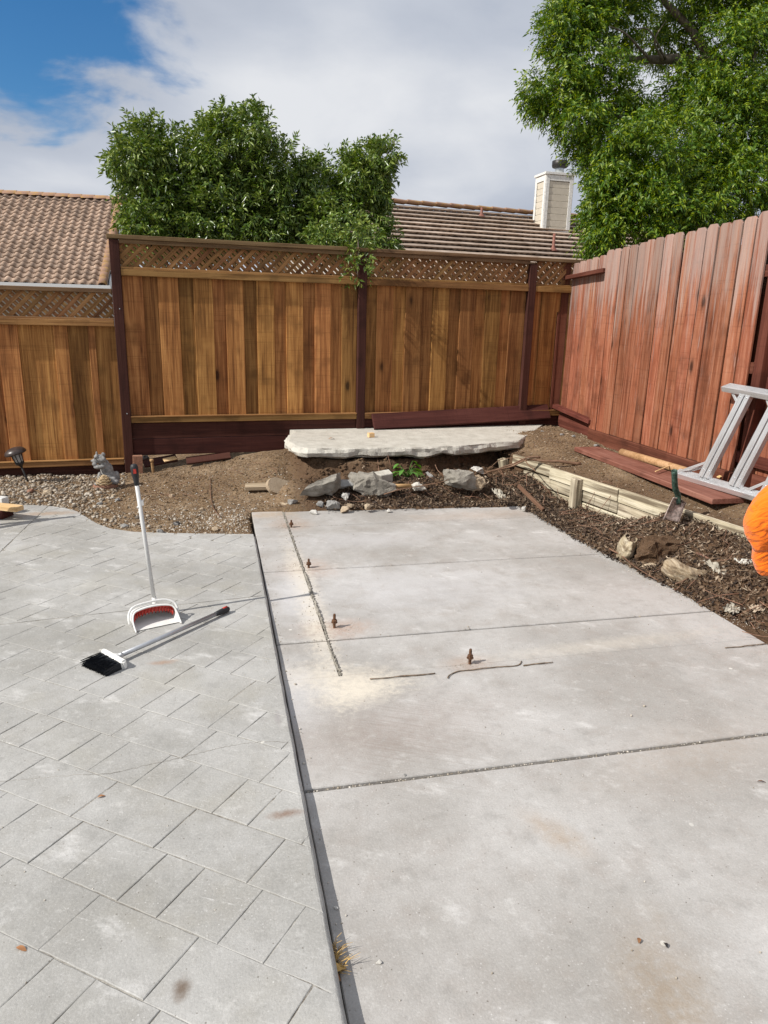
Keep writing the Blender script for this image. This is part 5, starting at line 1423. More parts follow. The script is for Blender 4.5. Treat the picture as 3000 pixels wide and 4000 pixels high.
# lumber on the patio at the left edge
def build_lumber():
    z = patio_z(5.8)
    a = Vector(onz(78, 1992, z+.075)); dd = Vector((-.80, .42, 0)).normalized()
    o = beam('timber_offcut', (a.x, a.y, z+.085), tuple(Vector((a.x, a.y, z+.085))+dd*.62), .089, .038, M['newpine'], bev=.003); tag(o, 'fresh pine timber offcut jutting in at the left edge of the patio', 'timber')
    b = Vector(onz(18, 1958, z+.09))
    o = link('painted_block', box_me(.26, .07, .06, .003), M['whitetrim'], None, frame_M((b.x-.10, b.y+.03, z+.098), dd)); tag(o, 'white painted wood block behind the pine offcut', 'wood block')
    o = link('dark_block', box_me(.36, .13, .058, .004), M['stain_h'], None, frame_M(Vector((a.x, a.y, z+.032))+dd*.30, dd)); tag(o, 'dark stained board under the pine offcut', 'board')
    # tall sawhorse just out of frame, whose shadow reaches in
    t = thing('sawhorse', (-2.15, 5.62, z), 'wooden sawhorse just left of the picture casting a forked shadow', 'sawhorse')
    beam('beam', (-2.45, 5.50, z+.60), (-1.86, 5.70, z+.60), .04, .09, M['newpine'], t)
    for s, x, y in ((1, -2.34, 5.54), (-1, -2.34, 5.54), (1, -1.98, 5.66), (-1, -1.98, 5.66)):
        beam('leg', (x, y, z+.60), (x-.05*s, y+.22*s, z+.004), .035, .07, M['newpine'], t, (1, 0, 0))
build_lumber()

# ================================================================== RUBBLE AND SMALL THINGS BEHIND THE SLAB
def rock(name, u, v, z, size, rot, mat, lab, cat, seed, npts=16, group=None):
    p = onz(u, v, z); zs = soil_z(p[0], p[1])
    o = link(name, rock_me(*size, seed, npts), M[mat], None, Matrix.Translation((p[0], p[1], z)) @ Euler(rot).to_matrix().to_4x4()); return tag(o, lab, cat, group)
def build_rubble():
    G = 'broken concrete rubble behind the slab'
    rock('concrete_chunk', 1265, 1908, .155, (.50, .20, .19), (.2, -.35, .35), 'rubble', 'long leaning grey concrete chunk with a smooth top face, left in the rubble row', 'rubble', 3, 14, G)
    rock('concrete_chunk', 1445, 1890, .165, (.46, .20, .25), (.1, .25, -.25), 'rubble', 'large rough grey concrete chunk in the middle of the rubble row', 'rubble', 8, 18, G)
    rock('concrete_chunk', 1355, 1880, .19, (.26, .10, .13), (.0, -.2, .1), 'greystone', 'flat pale grey concrete piece between the two left chunks', 'rubble', 12, 12, G)
    rock('concrete_chunk', 1782, 1880, .185, (.40, .24, .25), (0, .1, .1), 'rubble', 'squarish grey concrete chunk at the right end of the rubble row', 'rubble', 15, 13, G)
    rock('round_stone', 1861, 1884, .17, (.15, .13, .15), (0, 0, 0), 'tanstone', 'rounded tan stone beside the right concrete chunk', 'stone', 18, 30)
    rock('white_rock', 1868, 1838, .20, (.16, .12, .11), (.3, .3, .2), 'whitestone', 'jagged whitish rock behind the rounded tan stone', 'stone', 22, 10)
    rock('flat_stone', 1682, 1857, .165, (.13, .10, .05), (.35, .1, .3), 'greystone', 'thin grey flat stone behind the rubble right of the weed', 'stone', 25, 12)
    rock('concrete_chunk', 1640, 1898, .15, (.17, .10, .09), (0, 0, .1), 'slabold', 'small pale concrete lump between the stick and the right chunk', 'rubble', 28, 12, G)
    q = onz(1490, 1868, .17)
    o = link('concrete_block', box_me(.19, .10, .10, .006), M['slabold'], None, Matrix.Translation((q[0], q[1], .175)) @ Euler((.2, -.12, .15)).to_matrix().to_4x4()); tag(o, 'smooth pale concrete block behind the middle rubble chunk', 'rubble', G)
    q = [onz(1508, 1899, .15), onz(1615, 1897, .15)]
    o = tube('round_stick', [tuple(q[0]), tuple(q[1])], .019, M['pole'], None, 10); tag(o, 'short tan round stick lying between the rubble chunks', 'stick')
    # small stones at the mulch front
    S_ = ((1145, 1962, .05, .12, 'greystone', 'small grey stone at the left end of the mulch'), (1155, 1972, .03, .08, 'whitestone', 'little white stone at the left end of the mulch'), (1105, 1975, .02, .10, 'tanstone', 'tan stone at the slab corner'), (1300, 1972, .05, .14, 'greystone', 'mottled grey stone in front of the middle chunk'), (1347, 1990, .03, .10, 'tanstone', 'tan mossy stone at the front of the mulch'), (1250, 1967, .05, .09, 'greystone', 'dark grey stone under the long leaning chunk'), (1372, 1972, .05, .08, 'tanstone', 'small buff stone right of the mossy stone'), (1440, 1982, .04, .10, 'tanstone', 'flat buff stone below the middle chunk'), (1518, 1993, .02, .05, 'whitestone', 'small white chip at the slab edge below the stick'), (1225, 2000, .02, .07, 'whitestone', 'white concrete chip at the left front of the mulch'), (2050, 1988, .02, .07, 'whitestone', 'white concrete chip at the right front corner of the slab'), (1345, 1940, .08, .12, 'whitestone', 'pale crumbled lump under the middle chunk'))
    for i, (u, v, z, s, m_, lab) in enumerate(S_): rock('stone', u, v, z, (s, s*.8, s*.6), (0, 0, i), m_, lab, 'stone', 40+i, 14, 'small stones at the back edge of the slab')
    # plank and hourglass paver
    a, b = Vector(onz(958, 1906, .075)), Vector(onz(1195, 1900, .09)); a.z = .085; b.z = .10
    o = beam('old_plank', a, b, .085, .036, M['oldwood'], None, (0, -.25, 1)); tag(o, 'weathered grey plank half buried left of the rubble', 'plank')
    c = Vector(onz(1097, 1912, .10)); prof = []
    for k in range(40):
        th = 2*PI*k/40; r = .105*(1+.32*math.cos(2*th)); prof.append((r*math.cos(th)*.95, r*math.sin(th)*.95))
    n = len(prof); V = [(x, y, .022) for x, y in prof]+[(x*1.04, y*1.04, -.022) for x, y in prof]
    o = link('paving_stone', mesh(V, [tuple(range(n)), tuple(range(2*n-1, n-1, -1))]+[(i, n+i, n+(i+1) % n, (i+1) % n) for i in range(n)]), M['tanstone'], None, Matrix.Translation((c.x, c.y, .12)) @ Euler((1.05, .35, .2)).to_matrix().to_4x4()); tag(o, 'tan hourglass-shaped paving stone propped on the old plank', 'paver')
    for k, (u0, v0, u1, v1, lab) in enumerate(((1135, 1945, 1195, 1938, 'split wood shard between paver and rubble'), (1140, 1952, 1185, 1948, 'thin splintered wood shard below the paver'))):
        a, b = Vector(onz(u0, v0, .05)), Vector(onz(u1, v1, .06)); o = beam('wood_shard', a, b, .03, .012, M['oldwood']); tag(o, lab, 'wood shard', 'wood shards by the rubble')
    a, b = Vector(onz(2025, 1897, .17)), Vector(onz(2122, 1992, .05)); o = beam('wood_strip', a, b, .022, .03, M['root']); tag(o, 'brown wood strip slanting down the mulch at the slab corner', 'wood strip')
    # wood cube on the upper slab, stones at left fence
    q = onz(1449, 1708, .42); o = link('wood_cube', box_me(.062, .05, .045, .003), M['newpine'], None, Matrix.Translation((q[0], q[1], .443)) @ Matrix.Rotation(.2, 4, 'Z')); tag(o, 'small fresh wood cube on the raised slab', 'wood block')
    q = onz(1297, 1716, .42); leaf_obj('dead_leaf', (q[0], q[1], .425), .07, .03, .2, 'deadleaf', 'dark dead leaf on the raised slab', 'leaf', 'dead leaves on the concrete', .01)
    q = onz(540, 1852, .01); o = link('brick', box_me(.095, .06, .20, .004), M['brick'], None, Matrix.Translation((q[0], q[1]+.02, .10)) @ Euler((.03, .04, .1)).to_matrix().to_4x4()); tag(o, 'brown brick standing on end beside the dark end post', 'brick')
    q = onz(598, 1842, .03); V, Fc = lathe_geo([(.012, -.1), (.014, .09), (.013, .10), (.019, .102), (.020, .125), (.014, .13)], 10, Matrix.Translation((q[0], q[1], .03)) @ Euler((0, -.06, 0)).to_matrix().to_4x4()); o = obj('wooden_peg', V, Fc, M['pole'], None, True); tag(o, 'short wooden peg in the soil right of the standing brick', 'peg')
    rock('grey_stone', 566, 1792, .10, (.10, .09, .09), (0, 0, 0), 'greystone', 'round grey stone tucked behind the standing brick', 'stone', 61, 26)
    a, b = Vector(onz(560, 1812, .09)), Vector(onz(690, 1788, .13)); o = beam('broken_board', a, b, .10, .02, M['stain_h'], None, (.2, -.6, 1)); tag(o, 'broken dark board slanting under the kickboard, nearer the brick', 'board', 'broken boards under the kickboard')
    a, b = Vector(onz(640, 1800, .12)), Vector(onz(688, 1790, .13)); o = beam('wood_shard', a+Vector((0, -.03, .01)), b+Vector((0, -.03, .012)), .05, .012, M['newpine'], None, (.2, -.6, 1)); tag(o, 'freshly split wood shard under the kickboard', 'wood shard')
    a, b = Vector(onz(728, 1800, .12)), Vector(onz(900, 1776, .17)); a.y = min(a.y, fence_y(a.x)-.05); b.y = fence_y(b.x)-.06; o = beam('broken_board', a, b, .10, .02, M['stain_h'], None, (.2, -.6, 1)); tag(o, 'long dark board wedged under the kickboard right of the split shard', 'board', 'broken boards under the kickboard')
    for i, (u, v, s, m_, lab) in enumerate(((868, 1828, .11, 'greystone', 'grey stone pair lying on the soil slope'), (120, 1917, .075, 'terracotta', 'rusty brown stone among the river gravel'), (185, 1922, .09, 'tanstone', 'flat orange tan stone among the river gravel'), (388, 1953, .06, 'greystone', 'round grey pebble on soil below the statue'), (445, 1933, .055, 'tanstone', 'tan pebble on soil right of the statue foot'), (460, 1948, .06, 'greystone', 'dark grey pebble right of the statue foot'), (485, 2047, .07, 'greystone', 'bluish grey stone at the patio curve'), (672, 1935, .06, 'tanstone', 'pale oval pebble in the middle of the soil'), (838, 2055, .07, 'tanstone', 'yellowish oval stone near the slab corner'), (690, 2037, .06, 'blackmetal', 'dark clod on the soil near the dustpan handle'), (790, 1978, .055, 'tanstone', 'brown pebble above the crushed stone'), (625, 2067, .08, 'greystone', 'flat dark stone at the patio edge behind the dustpan'))):
        p = onz(u, v, .02); z = soil_z(p[0], p[1]); o = link('loose_stone', rock_me(s, s*.8, s*.55, 70+i, 26), M[m_], None, Matrix.Translation((p[0], p[1], z+s*.12)) @ Matrix.Rotation(i, 4, 'Z')); tag(o, lab, 'stone', 'loose stones on the soil')
    pts = [onz(u, v, .1) for u, v in ((822, 1865), (820, 1890), (826, 1925), (838, 1950), (858, 1975))]; o = tube('dry_twig', curve_pts([(p[0], p[1], soil_z(p[0], p[1])+.015) for p in pts], 14), .004, M['root'], None, 6); tag(o, 'thin crooked dry stem on the soil slope', 'stem')
    # weed
    c = Vector(onz(1590, 1868, .15)); t = thing('weed', tuple(c), 'bright green weed growing under the broken slab edge', 'weed'); gg = random.Random(8)
    for i in range(17):
        a = gg.uniform(0, 6.28); l = gg.uniform(.04, .13); h = gg.uniform(.04, .16); e = c+Vector((math.cos(a)*l, math.sin(a)*l*.6, h)); 
        tube('stem', [c, c.lerp(e, .6)+Vector((0, 0, .02)), e], [.003, .0025, .0015], M['weed_leaf'], t, 5)
        L = gg.uniform(.055, .10); w = L*.55; V = []; n = 6
        ax = Vector((math.cos(a), math.sin(a), -.25)).normalized(); sd = ax.cross(Vector((0, 0, 1))).normalized(); nn = sd.cross(ax)
        for k in range(n):
            s = k/(n-1); ww = w/2*math.sin(PI*min(max(s*.92+.05, 0), 1))**.8
            m = e+ax*L*s-Vector((0, 0, 1))*L*.35*s*s; V += [m-sd*ww+nn*ww*.3, m, m+sd*ww+nn*ww*.3]
        obj('leaf', V, [(3*k+j, 3*k+j+3, 3*k+j+4, 3*k+j+1) for k in range(n-1) for j in (0, 1)], M['weed_leaf'], t, True)
    c = Vector(onz(1940, 1842, .22)); 
    # roots and branch over the wall
    def root(px, r0, r1, lab, nm='root'):
        pts = curve_pts([tuple(onz(u, v, z)) for u, v, z in px], 20); o = tube(nm, [p+Vector((0, 0, mnoise.noise(p*7)*.012)) for p in pts], [r0+(r1-r0)*i/20 for i in range(21)], M['root'], None, 7); tag(o, lab, 'branch', 'dry branches over the wall')
    root([(2268, 1812, .335), (2200, 1806, .345), (2120, 1798, .35), (2050, 1800, .33), (1990, 1825, .26), (1900, 1842, .21)], .016, .006, 'brown fallen branch lying across the top of the retaining wall', 'branch')
    root([(2110, 1785, .37), (2060, 1790, .36), (2000, 1812, .27), (1940, 1835, .22), (1890, 1848, .20)], .009, .004, 'thinner root beside the fallen branch', 'root')
    root([(2090, 1840, .32), (2030, 1790, .34), (1960, 1795, .28), (1910, 1830, .2)], .005, .003, 'looping thin vine beside the far end of the wall', 'vine')
    root([(1700, 1815, .25), (1712, 1840, .2), (1735, 1862, .17)], .004, .003, 'pale stem hanging from the broken slab edge', 'stem')
    root([(1500, 1930, .13), (1600, 1905, .16), (1720, 1885, .19), (1760, 1870, .2)], .005, .003, 'thin root crossing the rubble to the right chunk', 'root')
    root([(2380, 2145, .05), (2440, 2180, .04), (2490, 2220, .03), (2570, 2265, .02)], .006, .003, 'long thin root along the mulch edge of the slab', 'root')
    root([(2480, 1880, .3), (2400, 1850, .32)], .003, .002, 'tiny twig on the terrace behind the wall', 'twig')
    root([(2660, 2000, .27), (2700, 2030, .24), (2760, 2085, .18)], .004, .003, 'pale stalk leaning at the shovel', 'stalk')
    root([(2720, 2160, .15), (2800, 2200, .12), (2880, 2265, .08), (2935, 2320, .06), (2920, 2360, .05)], .008, .005, 'thick grey root beside the torn white sack', 'root')
    root([(2820, 2085, .21), (2900, 2125, .2), (2980, 2170, .17)], .006, .004, 'straight brown stick along the foot of the wall', 'stick')
build_rubble()
def crumple(name, u, v, z, sx, sy, sz, seed, mat, lab, cat, group=None, rot=0.):
    bm = bmesh.new(); bmesh.ops.create_grid(bm, x_segments=12, y_segments=12, size=.5)
    for q in bm.verts:
        n = mnoise.noise(Vector((q.co.x*4+seed, q.co.y*4, seed))); n2 = mnoise.noise(Vector((q.co.x*9, q.co.y*9+seed, 2)))
        q.co = Vector((q.co.x*sx*(1+.5*mnoise.noise(Vector((q.co.y*5, seed, 0)))), q.co.y*sy*(1+.5*mnoise.noise(Vector((q.co.x*5, seed, 7)))), sz*(.35+.6*n+.3*n2)))
    p = onz(u, v, z); o = link(name, bm_mesh(bm), M[mat], None, Matrix.Translation((p[0], p[1], z)) @ Euler((.25, 0, rot)).to_matrix().to_4x4()); return tag(o, lab, cat, group)
crumple('paper_scrap', 1948, 1935, .12, .07, .16, .06, 3, 'paper', 'white torn paper scrap hanging in the mulch at the slab corner', 'paper', 'paper scraps in the mulch')
crumple('paper_scrap', 2792, 2232, .10, .07, .15, .08, 6, 'paper', 'crumpled paper upright between the two sacks', 'paper', 'paper scraps in the mulch', .3)
crumple('paper_scrap', 2862, 2385, .03, .13, .07, .05, 11, 'paper', 'bright white crumpled paper at the slab edge near the right border', 'paper', 'paper scraps in the mulch', .4)
crumple('paper_scrap', 2955, 2385, .05, .08, .05, .04, 15, 'chip', 'tan dead leaf scrap in the bed at the right border', 'leaf scrap', None, .1)

# sacks of set mix and soil in the bed
def sack(name, u, v, z, size, rot, mat, lab, seed, open_ang=0.):
    """an old torn paper sack: a bulging shell with folds, open on one side"""
    p = onz(u, v, z); V = []; Fc = []; nu, nv = 40, 40
    for j in range(nv+1):
        th = PI*.26+(PI*.66)*j/nv
        for i in range(nu+1):
            ph = -PI*.62+(PI*1.24)*i/nu
            fold = 1+.016*math.sin(th*34+7*mnoise.noise(Vector((ph*2, seed, 0))))*smooth01(.4, 1.0, th)*(.4+mnoise.noise(Vector((ph*3, th*2, seed+3))))+.16*mnoise.noise(Vector((ph*1.5, th*1.5, seed)))+.05*mnoise.noise(Vector((ph*5, th*5, seed)))
            x = math.sin(th)*math.sin(ph)*fold; y = -math.sin(th)*math.cos(ph)*fold; zz = math.cos(th)*fold
            torn = 1-.20*max(0, mnoise.noise(Vector((ph*3, seed*2, 1))))*(j < 3)
            V.append((x*size[0]/2*torn, y*size[1]/2*torn, zz*size[2]/2))
    for j in range(nv):
        for i in range(nu): a = j*(nu+1)+i; Fc.append((a, a+nu+1, a+nu+2, a+1))
    o = link(name, mesh(V, Fc, True), M[mat], None, Matrix.Translation((p[0], p[1], z)) @ Euler(rot).to_matrix().to_4x4()); s = o.modifiers.new('thick', 'SOLIDIFY'); s.thickness = .007; return tag(o, lab, 'sack', 'torn old sacks in the mulch bed')
sack('torn_sack', 2448, 2140, .08, (.12, .22, .25), (.1, .25, -.5), 'sack', 'torn pale sack edge standing left of the exposed dark soil clod', 3)
sack('torn_sack', 2690, 2225, .075, (.40, .26, .20), (.35, .2, .15), 'sack', 'broken cream sack lying at the slab edge below the shovel', 5)
sack('torn_sack', 2920, 2225, .10, (.26, .24, .24), (-.15, 0, .1), 'whitesack', 'white ribbed sack half buried by the wall at right', 9)
o = None
p_ = onz(2575, 2150, .09); o = link('soil_clod', rock_me(.42, .26, .22, 33, 30), M['soil'], None, Matrix.Translation((p_[0], p_[1], .085)) @ Euler((0, 0, .2)).to_matrix().to_4x4()); tag(o, 'large dark soil clod bulging between the torn sacks', 'soil clod')
p_ = onz(2520, 2215, .03); rock('sack_lump', 2545, 2215, .02, (.20, .09, .06), (0, .1, -.3), 'tanstone', 'orange brown hardened lump below the soil clod', 'lump', 81, 16)

# ================================================================== PATH LIGHT, STATUE
def build_path_light():
    b = Vector(onz(112, 1888, .0)); top = Vector(ony(60, 1768, b.y-.02)); d = (top-b).normalized()
    t = thing('path_light', tuple(b), 'dark bronze solar path light leaning by the low fence', 'path light')
    tube('stake', [b-d*.12, b+d*.205], .0095, M['blackmetal'], t, 10)
    ax = d; Mx = frame_M(b, ax, (0, 1, 0)) @ Matrix.Rotation(PI/2, 4, 'Y')
    def lt(name, prof, mat, n=22):
        V, Fc = lathe_geo(prof, n, Mx); return obj(name, V, Fc, M[mat], t, True)
    lt('collar', [(.012, .17), (.02, .185), (.038, .20), (.042, .213), (.03, .216)], 'blackmetal'); lt('lens', [(.030, .214), (.036, .225), (.042, .30), (.040, .305)], 'lampglass')
    for k in range(8):
        a = 2*PI*k/8; V = [Mx @ Vector((math.cos(a)*r, math.sin(a)*r, z)) for r, z in ((.037, .21), (.050, .312))]; tube('cage_bar', V, .0035, M['blackmetal'], t, 5)
    lt('cap', [(.050, .305), (.095, .302), (.098, .312), (.085, .335), (.06, .352), (.03, .36), (.002, .362)], 'bronze', 28)
build_path_light()
def build_statue():
    b = Vector(onz(412, 1904, .01)); b.z = dirt(b.x, b.y)-.005
    t = thing('animal_statue', tuple(b), 'grey stone animal garden statue with a tan rose on its base', 'statue')
    V, Fc = lathe_geo([(.085, -.01), (.10, .0), (.104, .02), (.095, .038), (.07, .05), (.02, .055)], 24, Matrix.Translation(b) @ Matrix.Diagonal((1.05, .85, 1, 1))); obj('base', V, Fc, M['terracotta'], t, True)
    E_ = [((.03, .03, .10), (.072, .066, .075)), ((.02, .03, .165), (.058, .055, .075)), ((.005, .02, .215), (.045, .045, .055)), ((-.03, .01, .272), (.050, .046, .045)), ((-.072, -.004, .258), (.032, .024, .022)), ((-.098, -.008, .262), (.012, .011, .011)), ((-.055, -.018, .30), (.022, .02, .02)), ((-.050, -.012, .325), (.012, .008, .026)), ((.006, -.012, .318), (.020, .009, .022)), ((.0, -.018, .272), (.030, .022, .026)), ((-.035, -.035, .205), (.050, .018, .020)), ((-.075, -.03, .232), (.022, .018, .016)), ((-.04, .03, .2), (.046, .018, .02)), ((-.035, -.035, .10), (.024, .026, .062)), ((-.055, -.045, .05), (.036, .024, .018)), ((.095, -.025, .06), (.034, .030, .026)), ((.07, .0, .07), (.05, .05, .05)), ((.10, .05, .09), (.03, .03, .06))]
    IV, IF = ico(3); V = []; Fc = []
    for c, r in E_:
        o0 = len(V); V += [tuple(b+Vector(c)+Vector((q[0]*r[0], q[1]*r[1], q[2]*r[2]))) for q in IV]; Fc += [tuple(int(o0+i) for i in f) for f in IF]
    o = obj('figure', V, Fc, M['statue'], t, True); rm = o.modifiers.new('r', 'REMESH'); rm.mode = 'VOXEL'; rm.voxel_size = .0055; rm.use_smooth_shade = True; sm = o.modifiers.new('s', 'SMOOTH'); sm.iterations = 3
    for c in ((-.066, -.036, .283), (-.078, .02, .283)):
        obj('eye', [tuple(b+Vector(c)+Vector(tuple(q*.0075))) for q in ico(1)[0]], ico(1)[1], M['blackmetal'], t, True)
    rc = b+Vector((.0, -.065, .092)); ro = obj('rose', [tuple(rc+Vector(tuple(q*np.array([.030, .026, .034])))) for q in ico(2)[0]], ico(2)[1], M['rosestone'], t, True)
    for ring, (n, r, h, tilt) in enumerate(((4, .016, .030, .15), (5, .028, .020, .35), (6, .040, .008, .6), (7, .050, -.012, .9), (6, .058, -.034, 1.15))):
        for k in range(n):
            a = 2*PI*k/n+ring*.7; u_ = Vector((math.cos(a), math.sin(a)*.75, 0)); s_ = Vector((-math.sin(a), math.cos(a)*.75, 0)); V = []
            w = .019+.006*ring
            for i in range(4):
                q = i/3; hh = -.014+.030*q
                for j in range(5):
                    m = (j-2)/2; V.append(rc+u_*(r*(1-.18*m*m)+math.sin(tilt)*.014*q+.004*q*q)+s_*m*w*(1-.25*q*q)+Vector((0, 0, h+hh*math.cos(tilt*.7)-.006*m*m*q)))
            p_ = obj('petal', V, [(i*5+j, i*5+j+1, i*5+j+6, i*5+j+5) for i in range(3) for j in range(4)], M['rosestone'], ro, True); p_.modifiers.new('t', 'SOLIDIFY').thickness = .004
build_statue()

# ================================================================== RIGHT TERRACE: boards, pole, edging, ladder, shovel
def build_terrace_things():
    # red plank leaning along the tall fence on the raised slab
    a = Vector(onz(1462, 1676, .43)); b = FP(4.78, .10, .50); up = (FN*-.62+Vector((0, 0, 1))).normalized()
    ln = (b-a).normalized(); up = (up-ln*up.dot(ln)).normalized()
    c = (a+b)/2+up*.085
    o = link('red_plank', box_me((b-a).length, .036, .18, .003), M['stain_h'], None, frame_M(c, b-a, up)); tag(o, 'dark red plank leaning against the foot of the tall fence', 'plank')
    # big board on the terrace
    A, B = Vector(onz(2243, 1748, .40)), Vector(onz(2782, 1952, .40)); d = (B-A).normalized(); s = Vector((-d.y, d.x, 0)); s = s if s.x > 0 else -s
    w = .27; c = (A+B)/2+s*w/2; c.z = .385
    o = link('red_board', box_me((B-A).length, w, .042, .004), M['redplank'], None, frame_M(c, d) @ Matrix.Rotation(.0, 4, 'X')); tag(o, 'weathered red board lying flat on the terrace soil', 'board')
    q0, q1 = Vector(onz(2428, 1766, .43)), Vector(onz(2690, 1842, .43)); q0.x = min(q0.x, RX-.09); q0.z = .43; q1.z = .425
    o = tube('wooden_pole', [q0, q0.lerp(q1, .5), q1], [.034, .036, .035], M['pole'], None, 14); tag(o, 'round wooden pole lying between board and red fence', 'pole')
    o = beam('lath', onz(2560, 1842, .43), onz(2620, 1818, .44), .012, .008, M['newpine']); tag(o, 'thin pale lath across the red board', 'lath')
    o = beam('lath', Vector(onz(2805, 1865, .44)), Vector(onz(2850, 1845, .47)), .03, .012, M['newpine']); tag(o, 'fresh pine stick behind the ladder foot', 'stick')
    # scalloped edging
    c0 = Vector(onz(2210, 1668, .40)); c1 = Vector(onz(2285, 1690, .40)); t = thing('scalloped_edging', tuple((c0+c1)/2), 'pale scalloped concrete edging tipped over by the red corner post', 'edging')
    d = (c1-c0).normalized(); n = 5; L = (c1-c0).length
    for k in range(n):
        m = c0+d*L*(k+.5)/n+Vector((0, 0, .045)); sV, sF = lathe_geo([(.038, -.07), (.041, -.06), (.041, .05), (.034, .066), (.015, .074)], 14, Matrix.Translation(m) @ Euler((-.9, .3, .2)).to_matrix().to_4x4()); obj('scallop', sV, sF, M['slabold'], t, True)
    beam('back_slab', c0+Vector((0, .03, .03)), c1+Vector((0, .03, .03)), .03, .07, M['slabold'], t)
    for u, v, sz, lab in ((2120, 1688, .06, 'grey stone on the soil mound left of the scalloped edging'), (2330, 1745, .07, 'pale stone chip at the far end of the terrace board'), (2195, 1700, .05, 'bluish stone on the soil below the scalloped edging'), (2240, 1705, .045, 'small bluish stone right of the other on the mound')):
        p = onz(u, v, .4); z = terrace(p[0], p[1]); p = onz(u, v, z); o = link('terrace_stone', rock_me(sz, sz*.8, sz*.5, u, 20), M['greystone'], None, Matrix.Translation((p[0], p[1], z+.008))); tag(o, lab, 'stone', 'stones on the terrace soil')
build_terrace_things()
def build_ladder():
    bL, bR = Vector((3.635, 5.00, .452)), Vector((3.70, 3.86, .47))
    tL, tR = Vector((3.845, 4.83, 1.160)), Vector((3.875, 3.72, 1.13))
    t = thing('ladder', (3.66, 4.5, .41), 'silver aluminium ladder section leaning on the red fence', 'ladder')
    dB = (bR-bL).normalized(); dT = (tR-tL).normalized(); up = ((tL+tR)/2-(bL+bR)/2).normalized(); nv = dB.cross(up).normalized(); nv = nv if nv.x < 0 else -nv
    def tread(name, a, b, w):
        d = (b-a).normalized(); m = (a+b)/2; L = (b-a).length
        o = link(name, box_me(L, w, .006, .001), M['alu'], t, frame_M(m, d, Vector((-.35, 0, 1))))
        z = Vector(frame_M(m, d, Vector((-.35, 0, 1))).col[2][:3]); y = Vector(frame_M(m, d, Vector((-.35, 0, 1))).col[1][:3])
        for s in (-1, 1): link('flange', box_me(L, .004, .035, .001), M['alu'], o, frame_M(m+y*(w/2-.002)*s-z*.019, d, z))
        for k in range(9): link('tread_rib', box_me(L*.99, .003, .003, .0005), M['alu'], o, frame_M(m+y*(-w/2+.012+k*(w-.024)/8)+z*.0045, d, z))
        return o
    tb = tread('tread', bL, bR, .085); tt = tread('tread', tL, tR, .085)
    def rivet(p):
        V, Fc = lathe_geo([(.006, 0), (.005, .003), (.002, .0045)], 8, frame_M(p, nv, up) @ Matrix.Rotation(PI/2, 4, 'Y')); obj('rivet', V, Fc, M['galv'], t, True)
    for f0, f1 in ((.26, .205), (.54, .49), (.80, .76)):
        a = bL.lerp(bR, f0); b = tL.lerp(tR, f1); d = (b-a).normalized()
        for k, (off, ww, dep) in enumerate(((0, .050, .018), (.060, .042, .018))):
            o_ = dB*off
            A, B = a+o_+d*.01, b+o_-d*.01
            mm = (A+B)/2; L = (B-A).length; sd = d.cross(nv).normalized()
            st = link('stile', box_me(L, ww, .004, .001), M['alu'], t, frame_M(mm+nv*dep, d, nv))
            for s in (-1, 1):
                link('flange', box_me(L, .004, dep*2, .0008), M['alu'], st, frame_M(mm+sd*(ww/2-.002)*s, d, nv))
                link('lip', box_me(L, .007, .003, .0005), M['alu'], st, frame_M(mm+nv*(dep+.003)+sd*(ww/2-.006)*s, d, nv))
            rivet(A+d*.06+nv*(dep+.003)); rivet(B-d*.06+nv*(dep+.003))
    def brace(p, q): beam('brace', p, q, .022, .006, M['alu'], t, nv)
    a0 = bL.lerp(bR, .26); d0 = (tL.lerp(tR, .205)-a0).normalized()
    brace(bL+dB*.05+nv*.01, a0+d0*.14+nv*.005); brace(bL+dB*.05-nv*.03, a0+d0*.12-nv*.025)
    b0 = tL.lerp(tR, .205); brace(tL+dT*.035, b0-d0*.13); brace(tL+dT*.06-nv*.03, b0-d0*.12-nv*.02)
    a1 = bL.lerp(bR, .80); d1 = (tL.lerp(tR, .76)-a1).normalized(); brace(bL.lerp(bR, .66), a1+d1*.12)
    b1 = tL.lerp(tR, .49); brace(tL.lerp(tR, .36), b1-d0*.12)
build_ladder()
